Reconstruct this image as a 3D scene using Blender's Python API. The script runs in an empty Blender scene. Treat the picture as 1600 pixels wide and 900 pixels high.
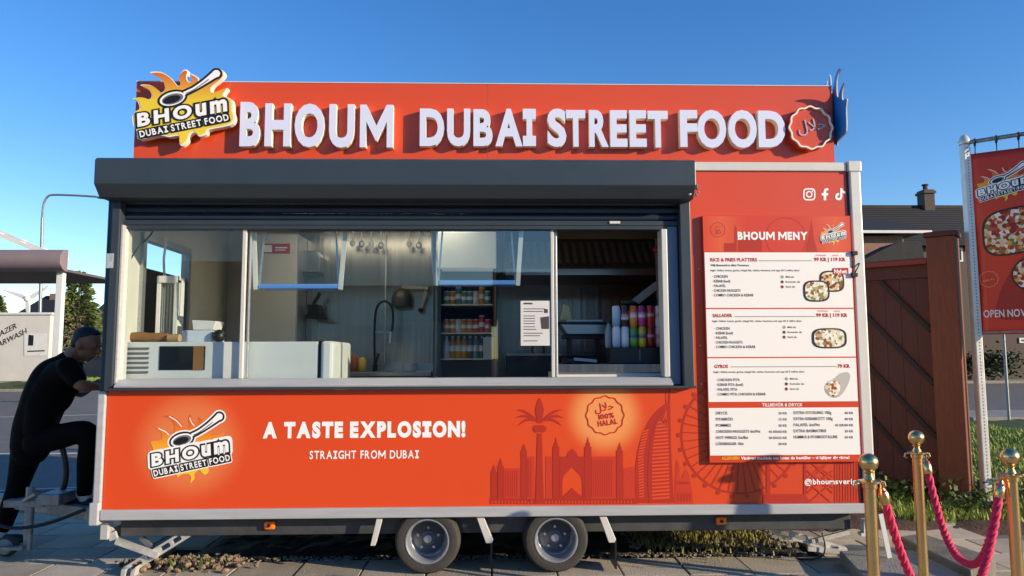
import bpy, bmesh, math, random
from math import radians as R, sin, cos, pi, sqrt
from mathutils import Vector as V, Matrix, Euler
random.seed(7)
SC = bpy.context.scene
C = SC.collection

# ------------------------------------------------------------------ camera
CAM_H, CAM_D = 1.41, 4.85          # eye height, distance to the trailer's front (the plane y = 0)
YAW, PITCH, ROLL = R(1.596), R(5.394), R(-0.194)
FW = V((sin(YAW)*cos(PITCH), cos(YAW)*cos(PITCH), sin(PITCH)))
_rt = V((cos(YAW), -sin(YAW), 0)); _up = _rt.cross(FW)
RT = _rt*cos(ROLL) + _up*sin(ROLL); UP = _up*cos(ROLL) - _rt*sin(ROLL)
CP = V((0, -CAM_D, CAM_H)); F = 1155.0
cam = bpy.data.cameras.new('camera'); co = bpy.data.objects.new('camera', cam); C.objects.link(co)
cam.sensor_width = 36; cam.lens = F*36/1600; cam.clip_end = 3000; cam.clip_start = .05
M3 = Matrix((RT, UP, -FW)).transposed()
co.matrix_world = Matrix.Translation(CP) @ M3.to_4x4()
SC.camera = co

# ------------------------------------------------------------------ sky, sun, exposure
SUN_K = (2.1, .61)                  # the shadows' slope on the trailer: sideways and down per metre of depth
SUN = V((SUN_K[0], -1.0, SUN_K[1])).normalized()
SUN_EL = math.asin(SUN.z); SUN_AZ = math.atan2(SUN.x, SUN.y)
w = bpy.data.worlds.new('World'); SC.world = w; w.use_nodes = True
nt = w.node_tree; nt.nodes.clear()
sky = nt.nodes.new('ShaderNodeTexSky'); sky.sky_type = 'NISHITA'; sky.sun_disc = False
sky.sun_elevation = SUN_EL; sky.sun_rotation = SUN_AZ
sky.air_density = 1.0; sky.dust_density = .05; sky.ozone_density = 2.6
hs = nt.nodes.new('ShaderNodeHueSaturation'); hs.inputs['Saturation'].default_value = 1.3; hs.inputs['Hue'].default_value = .512
bg = nt.nodes.new('ShaderNodeBackground'); bg.inputs['Strength'].default_value = .15
wo = nt.nodes.new('ShaderNodeOutputWorld')
nt.links.new(sky.outputs[0], hs.inputs['Color']); nt.links.new(hs.outputs[0], bg.inputs['Color']); nt.links.new(bg.outputs[0], wo.inputs[0])
sl = bpy.data.lights.new('sun', 'SUN'); sl.energy = 4.6; sl.angle = R(.5); sl.color = (1, .83, .60)
so = bpy.data.objects.new('sun', sl); C.objects.link(so)
so.rotation_euler = SUN.to_track_quat('Z', 'Y').to_euler(); so.location = SUN*60
SC.view_settings.view_transform = 'Standard'; SC.view_settings.look = 'None'
SC.view_settings.exposure = 0.56; SC.view_settings.gamma = 1; SC.view_settings.use_curve_mapping = False
SC.render.engine = 'CYCLES'
SC.cycles.max_bounces = 8; SC.cycles.transparent_max_bounces = 16; SC.cycles.use_denoising = True
SC.cycles.sample_clamp_indirect = 4

# ------------------------------------------------------------------ measuring: photo pixels to places
def ray(u, v): return FW*F + RT*(u-800) + UP*(450-v)
def P(u, v, y):
    d = ray(u, v); return CP + d*((y+CAM_D)/d.y)
def G(u, v, z=0):
    d = ray(u, v); return CP + d*((z-CAM_H)/d.z)
class Plane:
    """a flat surface in the world: origin, two axes, normal towards the viewer's side"""
    def __init__(s, o, ex, ez=V((0, 0, 1))):
        s.o = V(o); s.ex = V(ex).normalized(); s.ez = V(ez).normalized(); s.n = s.ex.cross(s.ez)
    def px(s, u, v):
        d = ray(u, v); t = (s.o-CP).dot(s.n)/d.dot(s.n); q = CP+d*t-s.o
        return (q.dot(s.ex), q.dot(s.ez))
    def w(s, a, b, off=0): return s.o + s.ex*a + s.ez*b + s.n*off
def front(y): return Plane((0, y, 0), (1, 0, 0))

# ------------------------------------------------------------------ materials
def lin(h):
    h = h.lstrip('#'); c = [int(h[i:i+2], 16)/255 for i in (0, 2, 4)]
    return tuple((x/12.92 if x <= .04045 else ((x+.055)/1.055)**2.4) for x in c)
def mat(name, col, rough=.5, metal=0, var=0, vscale=6, bump=0, bscale=60, coat=0, spec=.5, vstretch=None, col2=None, trans=0):
    m = bpy.data.materials.new(name); m.use_nodes = True; t = m.node_tree; b = t.nodes['Principled BSDF']
    c = lin(col) if isinstance(col, str) else col
    b.inputs['Base Color'].default_value = (*c, 1); b.inputs['Roughness'].default_value = rough
    b.inputs['Metallic'].default_value = metal; b.inputs['Specular IOR Level'].default_value = spec
    if coat: b.inputs['Coat Weight'].default_value = coat; b.inputs['Coat Roughness'].default_value = .12
    if trans: b.inputs['Transmission Weight'].default_value = trans
    if var or bump:
        tc = t.nodes.new('ShaderNodeTexCoord'); mp = t.nodes.new('ShaderNodeMapping')
        t.links.new(tc.outputs['Object'], mp.inputs[0])
        if vstretch: mp.inputs['Scale'].default_value = vstretch
    if var:
        n = t.nodes.new('ShaderNodeTexNoise'); n.inputs['Scale'].default_value = vscale; n.inputs['Detail'].default_value = 6
        n.inputs['Roughness'].default_value = .65
        t.links.new(mp.outputs[0], n.inputs['Vector'])
        r = t.nodes.new('ShaderNodeValToRGB'); e = r.color_ramp.elements
        e[0].position = .32; e[1].position = .68
        c2 = lin(col2) if col2 else tuple(min(1, x*(1+var)) for x in c)
        c1 = tuple(x*(1-var) for x in c)
        e[0].color = (*c1, 1); e[1].color = (*c2, 1)
        t.links.new(n.outputs['Fac'], r.inputs[0]); t.links.new(r.outputs[0], b.inputs['Base Color'])
        rr = t.nodes.new('ShaderNodeMapRange'); rr.inputs['To Min'].default_value = max(.03, rough*.8); rr.inputs['To Max'].default_value = min(1, rough*1.25)
        t.links.new(n.outputs['Fac'], rr.inputs[0]); t.links.new(rr.outputs[0], b.inputs['Roughness'])
    if bump:
        n2 = t.nodes.new('ShaderNodeTexNoise'); n2.inputs['Scale'].default_value = bscale; n2.inputs['Detail'].default_value = 4
        t.links.new(mp.outputs[0], n2.inputs['Vector'])
        bp = t.nodes.new('ShaderNodeBump'); bp.inputs['Strength'].default_value = bump; bp.inputs['Distance'].default_value = .02
        t.links.new(n2.outputs['Fac'], bp.inputs['Height']); t.links.new(bp.outputs[0], b.inputs['Normal'])
    return m
def bsdf(m): return m.node_tree.nodes['Principled BSDF']

# ------------------------------------------------------------------ objects
def loc_of(o):
    p = V((0, 0, 0))
    while o is not None: p = p + o.location; o = o.parent
    return p
def link(name, me, m=None, parent=None, smooth=None):
    """ONE mesh object; its vertices are given in the world, its origin sits at its parent's"""
    o = bpy.data.objects.new(name, me); C.objects.link(o)
    if parent is not None:
        o.parent = parent; me.transform(Matrix.Translation(-loc_of(parent)))
    if m is not None: me.materials.clear(); me.materials.append(m)
    if smooth is not None:
        for p in me.polygons: p.use_smooth = True
        me.set_sharp_from_angle(angle=R(smooth))
    return o
def tag(o, label=None, cat=None, group=None, kind=None):
    if label: o['label'] = label
    if cat: o['category'] = cat
    if group: o['group'] = group
    if kind: o['kind'] = kind
    return o
def thing(name, label, cat, loc, group=None):
    o = bpy.data.objects.new(name, None); C.objects.link(o); o.location = loc; o.empty_display_size = .1
    return tag(o, label, cat, group)
def dup(root, loc, label=None, rz=0):
    r = root.copy(); C.objects.link(r); r.location = loc; r.rotation_euler = (0, 0, rz)
    if label: r['label'] = label
    for ch in root.children:
        c = ch.copy(); C.objects.link(c); c.parent = r
        for g in ch.children:
            d = g.copy(); C.objects.link(d); d.parent = c
    return r
class MB:
    def __init__(s): s.v = []; s.f = []
    def add(s, vs, fs):
        n = len(s.v); s.v += [tuple(x) for x in vs]; s.f += [tuple(i+n for i in f) for f in fs]; return s
    def box(s, x0, x1, y0, y1, z0, z1):
        vs = [(x, y, z) for z in (z0, z1) for y in (y0, y1) for x in (x0, x1)]
        return s.add(vs, [(0, 2, 3, 1), (4, 5, 7, 6), (0, 1, 5, 4), (2, 6, 7, 3), (0, 4, 6, 2), (1, 3, 7, 5)])
    def bar(s, a, b, w_, h_, side=None):
        """rectangular bar from a to b, w_ across `side`, h_ the other way"""
        a = V(a); b = V(b); d = (b-a).normalized()
        sd = V(side) if side else (V((0, 0, 1)) if abs(d.z) < .9 else V((1, 0, 0)))
        x = d.cross(sd).normalized()*h_/2; y = x.cross(d).normalized()*w_/2
        vs = [p+i*x+j*y for p in (a, b) for i, j in ((-1, -1), (1, -1), (1, 1), (-1, 1))]
        return s.add(vs, [(0, 3, 2, 1), (4, 5, 6, 7), (0, 1, 5, 4), (1, 2, 6, 5), (2, 3, 7, 6), (3, 0, 4, 7)])
    def tube(s, pts, r, n=10, cap=True):
        pts = [V(p) for p in pts]; rs = r if isinstance(r, (list, tuple)) else [r]*len(pts)
        vs = []; fs = []; ref = None
        for i, p in enumerate(pts):
            d = (pts[min(i+1, len(pts)-1)]-pts[max(i-1, 0)]).normalized()
            if ref is None: ref = V((0, 0, 1)) if abs(d.z) < .9 else V((1, 0, 0))
            x = d.cross(ref).normalized(); y = x.cross(d).normalized(); ref = y
            for k in range(n):
                a = 2*pi*k/n; vs.append(p+(x*cos(a)+y*sin(a))*rs[i])
        for i in range(len(pts)-1):
            for k in range(n):
                fs.append((i*n+k, i*n+(k+1) % n, (i+1)*n+(k+1) % n, (i+1)*n+k))
        if cap: fs += [tuple(range(n))[::-1], tuple((len(pts)-1)*n+k for k in range(n))]
        return s.add(vs, fs)
    def lathe(s, prof, c, axis='z', n=24, cap=True):
        """profile of (radius, height) turned round an axis through c"""
        c = V(c); vs = []; fs = []
        for r_, h_ in prof:
            for k in range(n):
                a = 2*pi*k/n; p = (r_*cos(a), r_*sin(a), h_)
                if axis == 'y': p = (p[0], p[2], p[1])
                if axis == 'x': p = (p[2], p[0], p[1])
                vs.append(c+V(p))
        for i in range(len(prof)-1):
            for k in range(n): fs.append((i*n+k, i*n+(k+1) % n, (i+1)*n+(k+1) % n, (i+1)*n+k))
        if cap and prof[0][0] > 1e-5: fs.append(tuple(range(n))[::-1])
        if cap and prof[-1][0] > 1e-5: fs.append(tuple((len(prof)-1)*n+k for k in range(n)))
        return s.add(vs, fs)
    def prism(s, pts, d):
        """polygon of world points, swept by the vector d"""
        n = len(pts); d = V(d); vs = [V(p) for p in pts]+[V(p)+d for p in pts]
        fs = [tuple(range(n))[::-1], tuple(range(n, 2*n))]+[(i, (i+1) % n, n+(i+1) % n, n+i) for i in range(n)]
        return s.add(vs, fs)
    def ball(s, c, r, nu=16, nv=10, sq=(1, 1, 1)):
        c = V(c); prof = [(r*sin(pi*i/nv), -r*cos(pi*i/nv)) for i in range(nv+1)]
        k0 = len(s.v); s.lathe(prof, (0, 0, 0), 'z', nu)
        for i in range(k0, len(s.v)):
            x, y, z = s.v[i]; s.v[i] = (c.x+x*sq[0], c.y+y*sq[1], c.z+z*sq[2])
        return s
    def mesh(s, name, recalc=True):
        me = bpy.data.meshes.new(name); me.from_pydata(s.v, [], s.f)
        if recalc:
            bm = bmesh.new(); bm.from_mesh(me); bmesh.ops.remove_doubles(bm, verts=bm.verts, dist=1e-6)
            bmesh.ops.recalc_face_normals(bm, faces=bm.faces); bm.to_mesh(me); bm.free()
        return me
    def build(s, name, m, parent=None, bevel=0, smooth=None, recalc=True):
        o = link(name, s.mesh(name, recalc), m, parent, smooth)
        if bevel:
            b = o.modifiers.new('bevel', 'BEVEL'); b.width = bevel; b.segments = 2; b.limit_method = 'ANGLE'; b.angle_limit = R(40)
        return o

# ------------------------------------------------------------------ flat print and lettering
def fill_mesh(splines, ext=0, bev=0):
    c = bpy.data.curves.new('shape', 'CURVE'); c.dimensions = '2D'; c.fill_mode = 'BOTH' if ext else 'FRONT'; c.extrude = ext
    if bev: c.bevel_depth = bev; c.bevel_resolution = 1
    for pts in splines:
        sp = c.splines.new('POLY'); sp.points.add(len(pts)-1); sp.use_cyclic_u = True
        for p, q in zip(sp.points, pts): p.co = (q[0], q[1], 0, 1)
    o = bpy.data.objects.new('shape', c); me = bpy.data.meshes.new_from_object(o)
    r = ([tuple(v.co) for v in me.vertices], [tuple(p.vertices) for p in me.polygons])
    bpy.data.meshes.remove(me); bpy.data.objects.remove(o); bpy.data.curves.remove(c)
    return r
def text_mesh(body, weight=0, ext=0, res=3, space=1.0, bev=0):
    c = bpy.data.curves.new('text', 'FONT'); c.body = body; c.offset = weight; c.resolution_u = res; c.extrude = ext; c.space_character = space
    if bev: c.bevel_depth = bev; c.bevel_resolution = 1
    o = bpy.data.objects.new('text', c); me = bpy.data.meshes.new_from_object(o)
    r = ([tuple(v.co) for v in me.vertices], [tuple(p.vertices) for p in me.polygons])
    bpy.data.meshes.remove(me); bpy.data.objects.remove(o); bpy.data.curves.remove(c)
    return r
_gl = {}
def glyph(ch, weight, ext=0, bev=0):
    k = (ch, weight, ext, bev)
    if k not in _gl:
        if ch == '\u0131':      # a capital I with serifs, as in the shop's lettering
            t = .068+weight; a = .21+weight; y1 = .73*.93+weight; y0 = -weight; q = .125+2*weight
            pts = [(-a, y0), (a, y0), (a, y0+q), (t, y0+q), (t, y1-q), (a, y1-q), (a, y1), (-a, y1), (-a, y1-q), (-t, y1-q), (-t, y0+q), (-a, y0+q)]
            _gl[k] = fill_mesh([pts], ext, bev)
        elif ch == 'M':
            t = .088+weight*2; H_ = .682+weight; y0 = -weight; W_ = .84+2*weight; dg_ = t*.62
            pts = [(0, y0), (t, y0), (t, H_-.30), (W_/2-t*.10, y0+.16-weight), (W_/2+t*.10, y0+.16-weight), (W_-t, H_-.30), (W_-t, y0), (W_, y0), (W_, H_), (W_-t*1.05, H_), (W_/2, y0+.16+t*1.35), (t*1.05, H_), (0, H_)]
            _gl[k] = fill_mesh([pts], ext, bev)
        else: _gl[k] = text_mesh(ch, weight, ext, 4, 1, bev)
    return _gl[k]
def bbox(vs): return (min(v[0] for v in vs), max(v[0] for v in vs), min(v[1] for v in vs), max(v[1] for v in vs))
def glyph_line(s, weight, gap=.09, word=.33, ext=0, step=0, outline=0, box=False, counts=None):
    """glyphs set one by one by their own widths; outline > 0 gives the same letters grown for a border, box = True a rounded plate behind each"""
    vs = []; fs = []; x = 0; k = 0
    for ch in s:
        if ch == ' ': x += word; continue
        v0, _ = glyph(ch, weight, ext); b0 = bbox(v0)
        if box: gv, gf = fill_mesh([rrect(b0[0]-outline, b0[1]+outline, b0[2]-outline, b0[3]+outline, outline*1.1+.02, 4)])
        else: gv, gf = glyph(ch, weight+outline, ext)
        n = len(vs); vs += [(v[0]-b0[0]+x, v[1], v[2]+k*step) for v in gv]; fs += [tuple(i+n for i in f) for f in gf]
        if counts is not None: counts.append((ch, len(gv)))
        x += b0[1]-b0[0]+gap; k += 1
    return vs, fs, x-gap
def put(name, vf, to_world, m, parent, smooth=None):
    """flat (a, b, c) vertices carried onto a surface by to_world(a, b, c)"""
    me = bpy.data.meshes.new(name); me.from_pydata([tuple(to_world(*v)) for v in vf[0]], [], vf[1])
    return link(name, me, m, parent, smooth)
def merge(*parts):
    vs = []; fs = []
    for a, b in parts:
        n = len(vs); vs += list(a); fs += [tuple(i+n for i in f) for f in b]
    return vs, fs
def ring(cx, cy, r, n=24, ry=None, rot=0):
    ry = r if ry is None else ry
    return [(cx+r*cos(2*pi*k/n)*cos(rot)-ry*sin(2*pi*k/n)*sin(rot), cy+r*cos(2*pi*k/n)*sin(rot)+ry*sin(2*pi*k/n)*cos(rot)) for k in range(n)]
def rrect(x0, x1, y0, y1, r, n=5):
    o = []
    for cx, cy, a0 in ((x1-r, y1-r, 0), (x0+r, y1-r, 90), (x0+r, y0+r, 180), (x1-r, y0+r, 270)):
        for k in range(n+1):
            a = R(a0+90*k/n); o.append((cx+r*cos(a), cy+r*sin(a)))
    return o
def stroke(pts, w_, closed=False):
    """a ribbon polygon along a polyline"""
    L = []; Rr = []; n = len(pts)
    for i in range(n):
        a = pts[(i-1) % n] if closed else pts[max(i-1, 0)]; b = pts[(i+1) % n] if closed else pts[min(i+1, n-1)]
        dx, dy = b[0]-a[0], b[1]-a[1]; l = sqrt(dx*dx+dy*dy) or 1
        ww = w_[i] if isinstance(w_, list) else w_
        L.append((pts[i][0]-dy/l*ww/2, pts[i][1]+dx/l*ww/2)); Rr.append((pts[i][0]+dy/l*ww/2, pts[i][1]-dx/l*ww/2))
    return (L, Rr)
def ribbon(pts, w_):
    L, Rr = stroke(pts, w_); n = len(L); vs = [(x, y, 0) for x, y in L+Rr]
    return vs, [(i, i+1, n+i+1, n+i) for i in range(n-1)]
def smoothed(pts, n=6, closed=True):
    """Catmull-Rom through the points"""
    o = []; N = len(pts)
    for i in range(N if closed else N-1):
        g = lambda k: pts[k % N] if closed else pts[max(0, min(N-1, k))]
        p0, p1, p2, p3 = g(i-1), g(i), g(i+1), g(i+2)
        for k in range(n):
            t = k/n
            o.append(tuple(.5*(2*p1[j]+(p2[j]-p0[j])*t+(2*p0[j]-5*p1[j]+4*p2[j]-p3[j])*t*t+(3*p1[j]-p0[j]-3*p2[j]+p3[j])*t**3) for j in range(len(p1))))
    if not closed: o.append(pts[-1])
    return o
# ================================================================== materials used everywhere
ASPH = mat('asphalt', '#686662', .9, var=.22, vscale=3, bump=.5, bscale=120)
SLAB = mat('paving concrete', '#8a857b', .85, var=.18, vscale=5, bump=.35, bscale=90)
JOINT = mat('joint soil', '#2b2620', .95, var=.3, vscale=20)
SOIL = mat('shade darkened soil', '#2a241e', .95, var=.45, vscale=9, bump=.8, bscale=40)  # bare soil, its tone darkened further for the shade under the trailer
REDSOIL = mat('reddish soil', '#4a352a', .95, var=.35, vscale=9, bump=.8, bscale=40)
STONE = mat('rubble stone', '#7d7468', .9, var=.35, vscale=14, bump=.5, bscale=50)
CONC = mat('concrete slab', '#8d877c', .85, var=.2, vscale=7, bump=.4, bscale=70)
GRASS = mat('grass blades', '#7c9a2c', .6, var=.35, vscale=3, col2='#a3ad4c')
TURF = mat('turf soil', '#3c4a1b', .95, var=.35, vscale=4, bump=.6, bscale=60)
LEAF = mat('leaves', '#3d5222', .55, var=.4, vscale=5, col2='#6a7a35')
FIR = mat('conifer needles', '#46562a', .7, var=.45, vscale=1.2, col2='#6d7a3c')
BARK = mat('bark', '#4a3a2c', .9, var=.3, vscale=12)
WHITE = mat('white paint', '#d6d4d0', .45, var=.06, vscale=3)
ALU = mat('brushed aluminium', '#b9bcc0', .42, .85, var=.1, vscale=8, vstretch=(1, 8, 8))
RAIL = mat('anodised trim', '#b2b3b4', .45, .15, var=.08, vscale=6, vstretch=(.6, 6, 6), bump=.05)
POSTW = mat('white corner profile', '#cfccc4', .4, .1, var=.05, vscale=4)
GALV = mat('galvanised steel', '#8f9294', .5, .7, var=.28, vscale=18)
ANTH = mat('anthracite aluminium', '#39434b', .42, .2, var=.06, vscale=4)
ANTH2 = mat('anthracite guide', '#363f46', .45, .15, var=.06, vscale=4)
SLAT = mat('shutter slat', '#2c3a48', .35, .3, var=.05)
STEEL = mat('kitchen stainless', '#a5a29d', .24, .95, var=.12, vscale=2, vstretch=(14, 1, .12), bump=.12, bscale=2.5)
STEEL2 = mat('plain stainless', '#aeb0b2', .28, .9)
BLACK = mat('black plastic', '#141516', .45)
RUBBER = mat('tyre rubber', '#393632', .85, var=.25, vscale=10, bump=.2, bscale=80)
CREAM = mat('white wall panel', '#cfcabf', .5, var=.04)
BROWNP = mat('brown paper', '#8a5f3a', .75, var=.15)
BRASS = mat('polished brass', '#e3c286', .24, 1, var=.05, vscale=12)
PINK = mat('crimson rope', '#d01a50', .6, var=.3, vscale=60, bump=.25, bscale=200)
ROOFT = mat('dark roof tile', '#1e1c1d', .75, var=.25, vscale=6)
BRICK = mat('brown brick', '#7b6358', .85, var=.2, vscale=8)
DBRICK = mat('dark brick', '#4f453f', .9, var=.2, vscale=8)
WOODR = mat('red brown stained wood', '#4f2013', .65, var=.35, vscale=7, vstretch=(9, 9, .8), bump=.2, bscale=40)
REDCAP = mat('red painted coping', '#7a1712', .5)
ORANGE_L = mat('orange reflector', '#ff7a12', .25, coat=.6)
PRINTW = mat('white print', '#f3f1ee', .45)
PRINTB = mat('black print', '#171314', .45)
GLASSD = mat('dark window glass', '#1c242c', .06, 0, spec=.8)

def glass(name, ior=1.5, tint=(.93, .97, .97), extra=0):
    m = bpy.data.materials.new(name); m.use_nodes = True; t = m.node_tree; t.nodes.clear()
    o = t.nodes.new('ShaderNodeOutputMaterial'); mx = t.nodes.new('ShaderNodeMixShader')
    tr = t.nodes.new('ShaderNodeBsdfTransparent'); gl = t.nodes.new('ShaderNodeBsdfGlossy'); fr = t.nodes.new('ShaderNodeFresnel')
    ad = t.nodes.new('ShaderNodeMath'); ad.operation = 'MULTIPLY_ADD'; ad.inputs[1].default_value = 1.1; ad.inputs[2].default_value = extra
    tr.inputs[0].default_value = (*tint, 1); gl.inputs['Roughness'].default_value = .015; fr.inputs[0].default_value = ior
    ge = t.nodes.new('ShaderNodeNewGeometry'); iv = t.nodes.new('ShaderNodeMath'); iv.operation = 'SUBTRACT'; iv.inputs[0].default_value = 1
    ml = t.nodes.new('ShaderNodeMath'); ml.operation = 'MULTIPLY'     # light leaves through the inner face as it came in
    t.links.new(ge.outputs['Backfacing'], iv.inputs[1]); t.links.new(fr.outputs[0], ad.inputs[0]); t.links.new(ad.outputs[0], ml.inputs[0]); t.links.new(iv.outputs[0], ml.inputs[1])
    t.links.new(fr.outputs[0], ad.inputs[0]); t.links.new(ml.outputs[0], mx.inputs[0]); t.links.new(tr.outputs[0], mx.inputs[1]); t.links.new(gl.outputs[0], mx.inputs[2]); t.links.new(mx.outputs[0], o.inputs[0])
    return m
PANE = glass('window glass', extra=.02); PANE2 = glass('coated window glass', extra=.13)

# ================================================================== ground
def sheet(name, pts, z, m, cut=0):
    b = MB(); b.add([(x, y, z) for x, y in pts], [tuple(range(len(pts)))])
    return tag(b.build(name, m), kind='structure')
sheet('ground', [(-900, -900), (900, -900), (900, 900), (-900, 900)], 0, ASPH)
def in_bed(x, y): return -2.15 < x < 2.2 and y > .42
pb = MB(); rp = random.Random(3)
s_ = .42
for i in range(-32, 9):
    for j in range(-16, 5):
        x0 = i*s_ + (.21 if j % 2 else 0); y0 = j*s_ - .04
        if in_bed(x0+.2, y0+.2): continue
        dz = rp.uniform(-.004, .004); g = .006
        pb.box(x0+g, x0+s_-g, y0+g, y0+s_-g, .008, .036+dz)
PV = mat('paving concrete slabs', '#b3a896', .85, var=.15, vscale=4, bump=.4, bscale=90)
t_ = PV.node_tree; at_ = t_.nodes.new('ShaderNodeAttribute'); at_.attribute_name = 'tone'
mx_ = t_.nodes.new('ShaderNodeMix'); mx_.data_type = 'RGBA'; mx_.blend_type = 'MULTIPLY'; mx_.inputs[0].default_value = 1
src_ = bsdf(PV).inputs['Base Color'].links[0].from_socket
t_.links.new(src_, mx_.inputs[6]); t_.links.new(at_.outputs['Color'], mx_.inputs[7]); t_.links.new(mx_.outputs[2], bsdf(PV).inputs['Base Color'])
pv = pb.build('paving', PV, recalc=False, bevel=.004); tag(pv, kind='structure')
ca = pv.data.color_attributes.new('tone', 'FLOAT_COLOR', 'POINT'); k = 0
for i in range(0, len(pv.data.vertices), 8):
    g = rp.uniform(.72, 1.12); c = (g, g*rp.uniform(.97, 1), g*rp.uniform(.93, 1), 1)
    for q in range(8): ca.data[i+q].color = c
sheet('paving_bed', [(-13.6, -6.8), (3.8, -6.8), (3.8, 2.0), (-13.6, 2.0)], .006, JOINT)
# bare soil under and behind the trailer
def rough_patch(name, x0, x1, y0, y1, step, h, m, seed, z=.03, fade=.25):
    r_ = random.Random(seed); nx = int((x1-x0)/step)+1; ny = int((y1-y0)/step)+1; b = MB(); vs = []; fs = []
    ph = [(r_.uniform(2, 9), r_.uniform(2, 9), r_.uniform(0, 6)) for _ in range(6)]
    for j in range(ny):
        for i in range(nx):
            x = x0+i*step; y = y0+j*step; e = min(i, j, nx-1-i, ny-1-j)*step
            q = sum(sin(a*x+b_*y+c) for a, b_, c in ph)/6
            vs.append((x+r_.uniform(-.3, .3)*step, y+r_.uniform(-.3, .3)*step, z-.05*(e < step*.5)+min(1, e/fade)*(h*(.55+.45*q)+r_.uniform(-.012, .012))))
    for j in range(ny-1):
        for i in range(nx-1): fs.append((j*nx+i, j*nx+i+1, (j+1)*nx+i+1, (j+1)*nx+i))
    b.add(vs, fs); return tag(b.build(name, m, recalc=False, smooth=60), kind='structure')
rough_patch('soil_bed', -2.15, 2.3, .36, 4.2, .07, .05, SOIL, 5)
rough_patch('soil_strip', 2.0, 6.0, 1.0, 4.4, .08, .06, REDSOIL, 9, z=.02)
rough_patch('grass_verge', 3.9, 26, 3.2, 11.0, .25, .08, TURF, 11, z=.02)
rough_patch('grass_bank', -26, -6.5, 30.5, 36, .5, .45, TURF, 12, z=.0, fade=1.5)
# pavement kerb and pale road edge lines beyond the verge
def strip(name, x0, x1, y0, y1, z0, z1, m):
    return tag(MB().box(x0, x1, y0, y1, z0, z1).build(name, m, bevel=.01), kind='structure')
strip('kerb', 4.5, 40, 11.0, 11.15, 0, .1, CONC)
strip('pavement', 4.5, 60, 11.2, 13.2, 0, .09, CONC)
strip('far_kerb', 4.5, 80, 33.0, 33.3, 0, .14, CONC)
strip('far_pavement', 4.5, 80, 33.35, 36, 0, .13, CONC)
strip('wall_kerb', -40, -8, 28.4, 28.6, 0, .12, CONC)
LINE = mat('road paint', '#c9c6bb', .7, var=.1)
sheet('road_line', [(-9.5, 6.55), (-5.2, 6.55), (-5.2, 6.68), (-9.5, 6.68)], .004, LINE)
sheet('parking_line', [(-14, 13.2), (-6.8, 15.4), (-6.8, 15.55), (-14, 13.35)], .004, LINE)

def blades(name, pts, h, m, seed, wdt=.006, label=None):
    """many short blades, nobody could count them"""
    r_ = random.Random(seed); b = MB()
    for x, y, z in pts:
        a = r_.uniform(0, 2*pi); l = h*r_.uniform(.5, 1.25); bend = r_.uniform(.1, .8)*l; dx, dy = cos(a)*wdt, sin(a)*wdt; ex, ey = cos(a+1.4)*bend, sin(a+1.4)*bend
        b.add([(x-dx, y-dy, z), (x+dx, y+dy, z), (x+dx*.6+ex*.45, y+dy*.6+ey*.45, z+l*.65), (x-dx*.6+ex*.45, y-dy*.6+ey*.45, z+l*.65), (x+ex, y+ey, z+l*.95)], [(0, 1, 2, 3), (3, 2, 4)])
    o = b.build(name, m, recalc=False)
    return tag(o, label, 'grass', kind='stuff')
rg = random.Random(21)
blades('verge_grass', [(rg.uniform(4.0, 9.5), 3.3+rg.random()**1.4*7.6, .05) for _ in range(26000)]+[(rg.uniform(3.45, 6.0), rg.uniform(1.3, 3.4), .04) for _ in range(7000)], .09, GRASS, 1, .008, 'short sunlit green grass on the verge behind the banner')
blades('bank_grass', [(rg.uniform(-22, -6.8), rg.uniform(31, 35.5), .2) for _ in range(9000)], .28, GRASS, 2, .03, 'strip of green grass on the bank across the car park')
gp = []
for _ in range(1500):
    x = rg.uniform(1.05, 2.05); y = rg.gauss(.85, .22)
    gp.append((x, y, .06))
blades('weeds', gp, .05, mat('dry weeds', '#6b6a2c', .7, var=.4, vscale=9, col2='#9a8d4a'), 3, .006, 'sunlit strip of dry weeds on the soil under the trailer')
def pebbles(name, spots, m, seed, label):
    r_ = random.Random(seed); b = MB()
    for x, y, z, s in spots:
        k0 = len(b.v); b.ball((0, 0, 0), s, 6, 4); q = (r_.uniform(.7, 1.3), r_.uniform(.7, 1.3), r_.uniform(.4, .8)); a = r_.uniform(0, 6)
        for i in range(k0, len(b.v)):
            X, Y, Z = b.v[i]; j = r_.uniform(.8, 1.2); X *= q[0]*j; Y *= q[1]*j; Z *= q[2]*j
            b.v[i] = (x+X*cos(a)-Y*sin(a), y+X*sin(a)+Y*cos(a), z+Z)
    return tag(b.build(name, m, recalc=False), label, 'rubble', kind='stuff')
sp = [(rg.gauss(-2.02, .17), rg.gauss(.26, .06), .04+rg.uniform(0, .045), rg.uniform(.007, .026)) for _ in range(330)]
pebbles('rubble', sp, mat('pinkish rubble', '#86705f', .9, var=.4, vscale=25), 4, 'heap of pinkish rubble beside the left corner jack')
sp = [(rg.uniform(-1.9, 2.2), rg.gauss(.42, .035), .04, rg.uniform(.004, .014)) for _ in range(900)]
sp += [(rg.uniform(1.0, 2.2), rg.uniform(.5, 1.25), .065, rg.uniform(.006, .022)) for _ in range(700)]
pebbles('gravel', sp, STONE, 6, 'loose gravel along the edge of the paving slabs')

blades('rubble_weeds', [(rg.gauss(-2.0, .16), rg.gauss(.24, .05), .05) for _ in range(90)], .06, LEAF, 13, .011, 'green weeds growing through the pinkish rubble')
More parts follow.
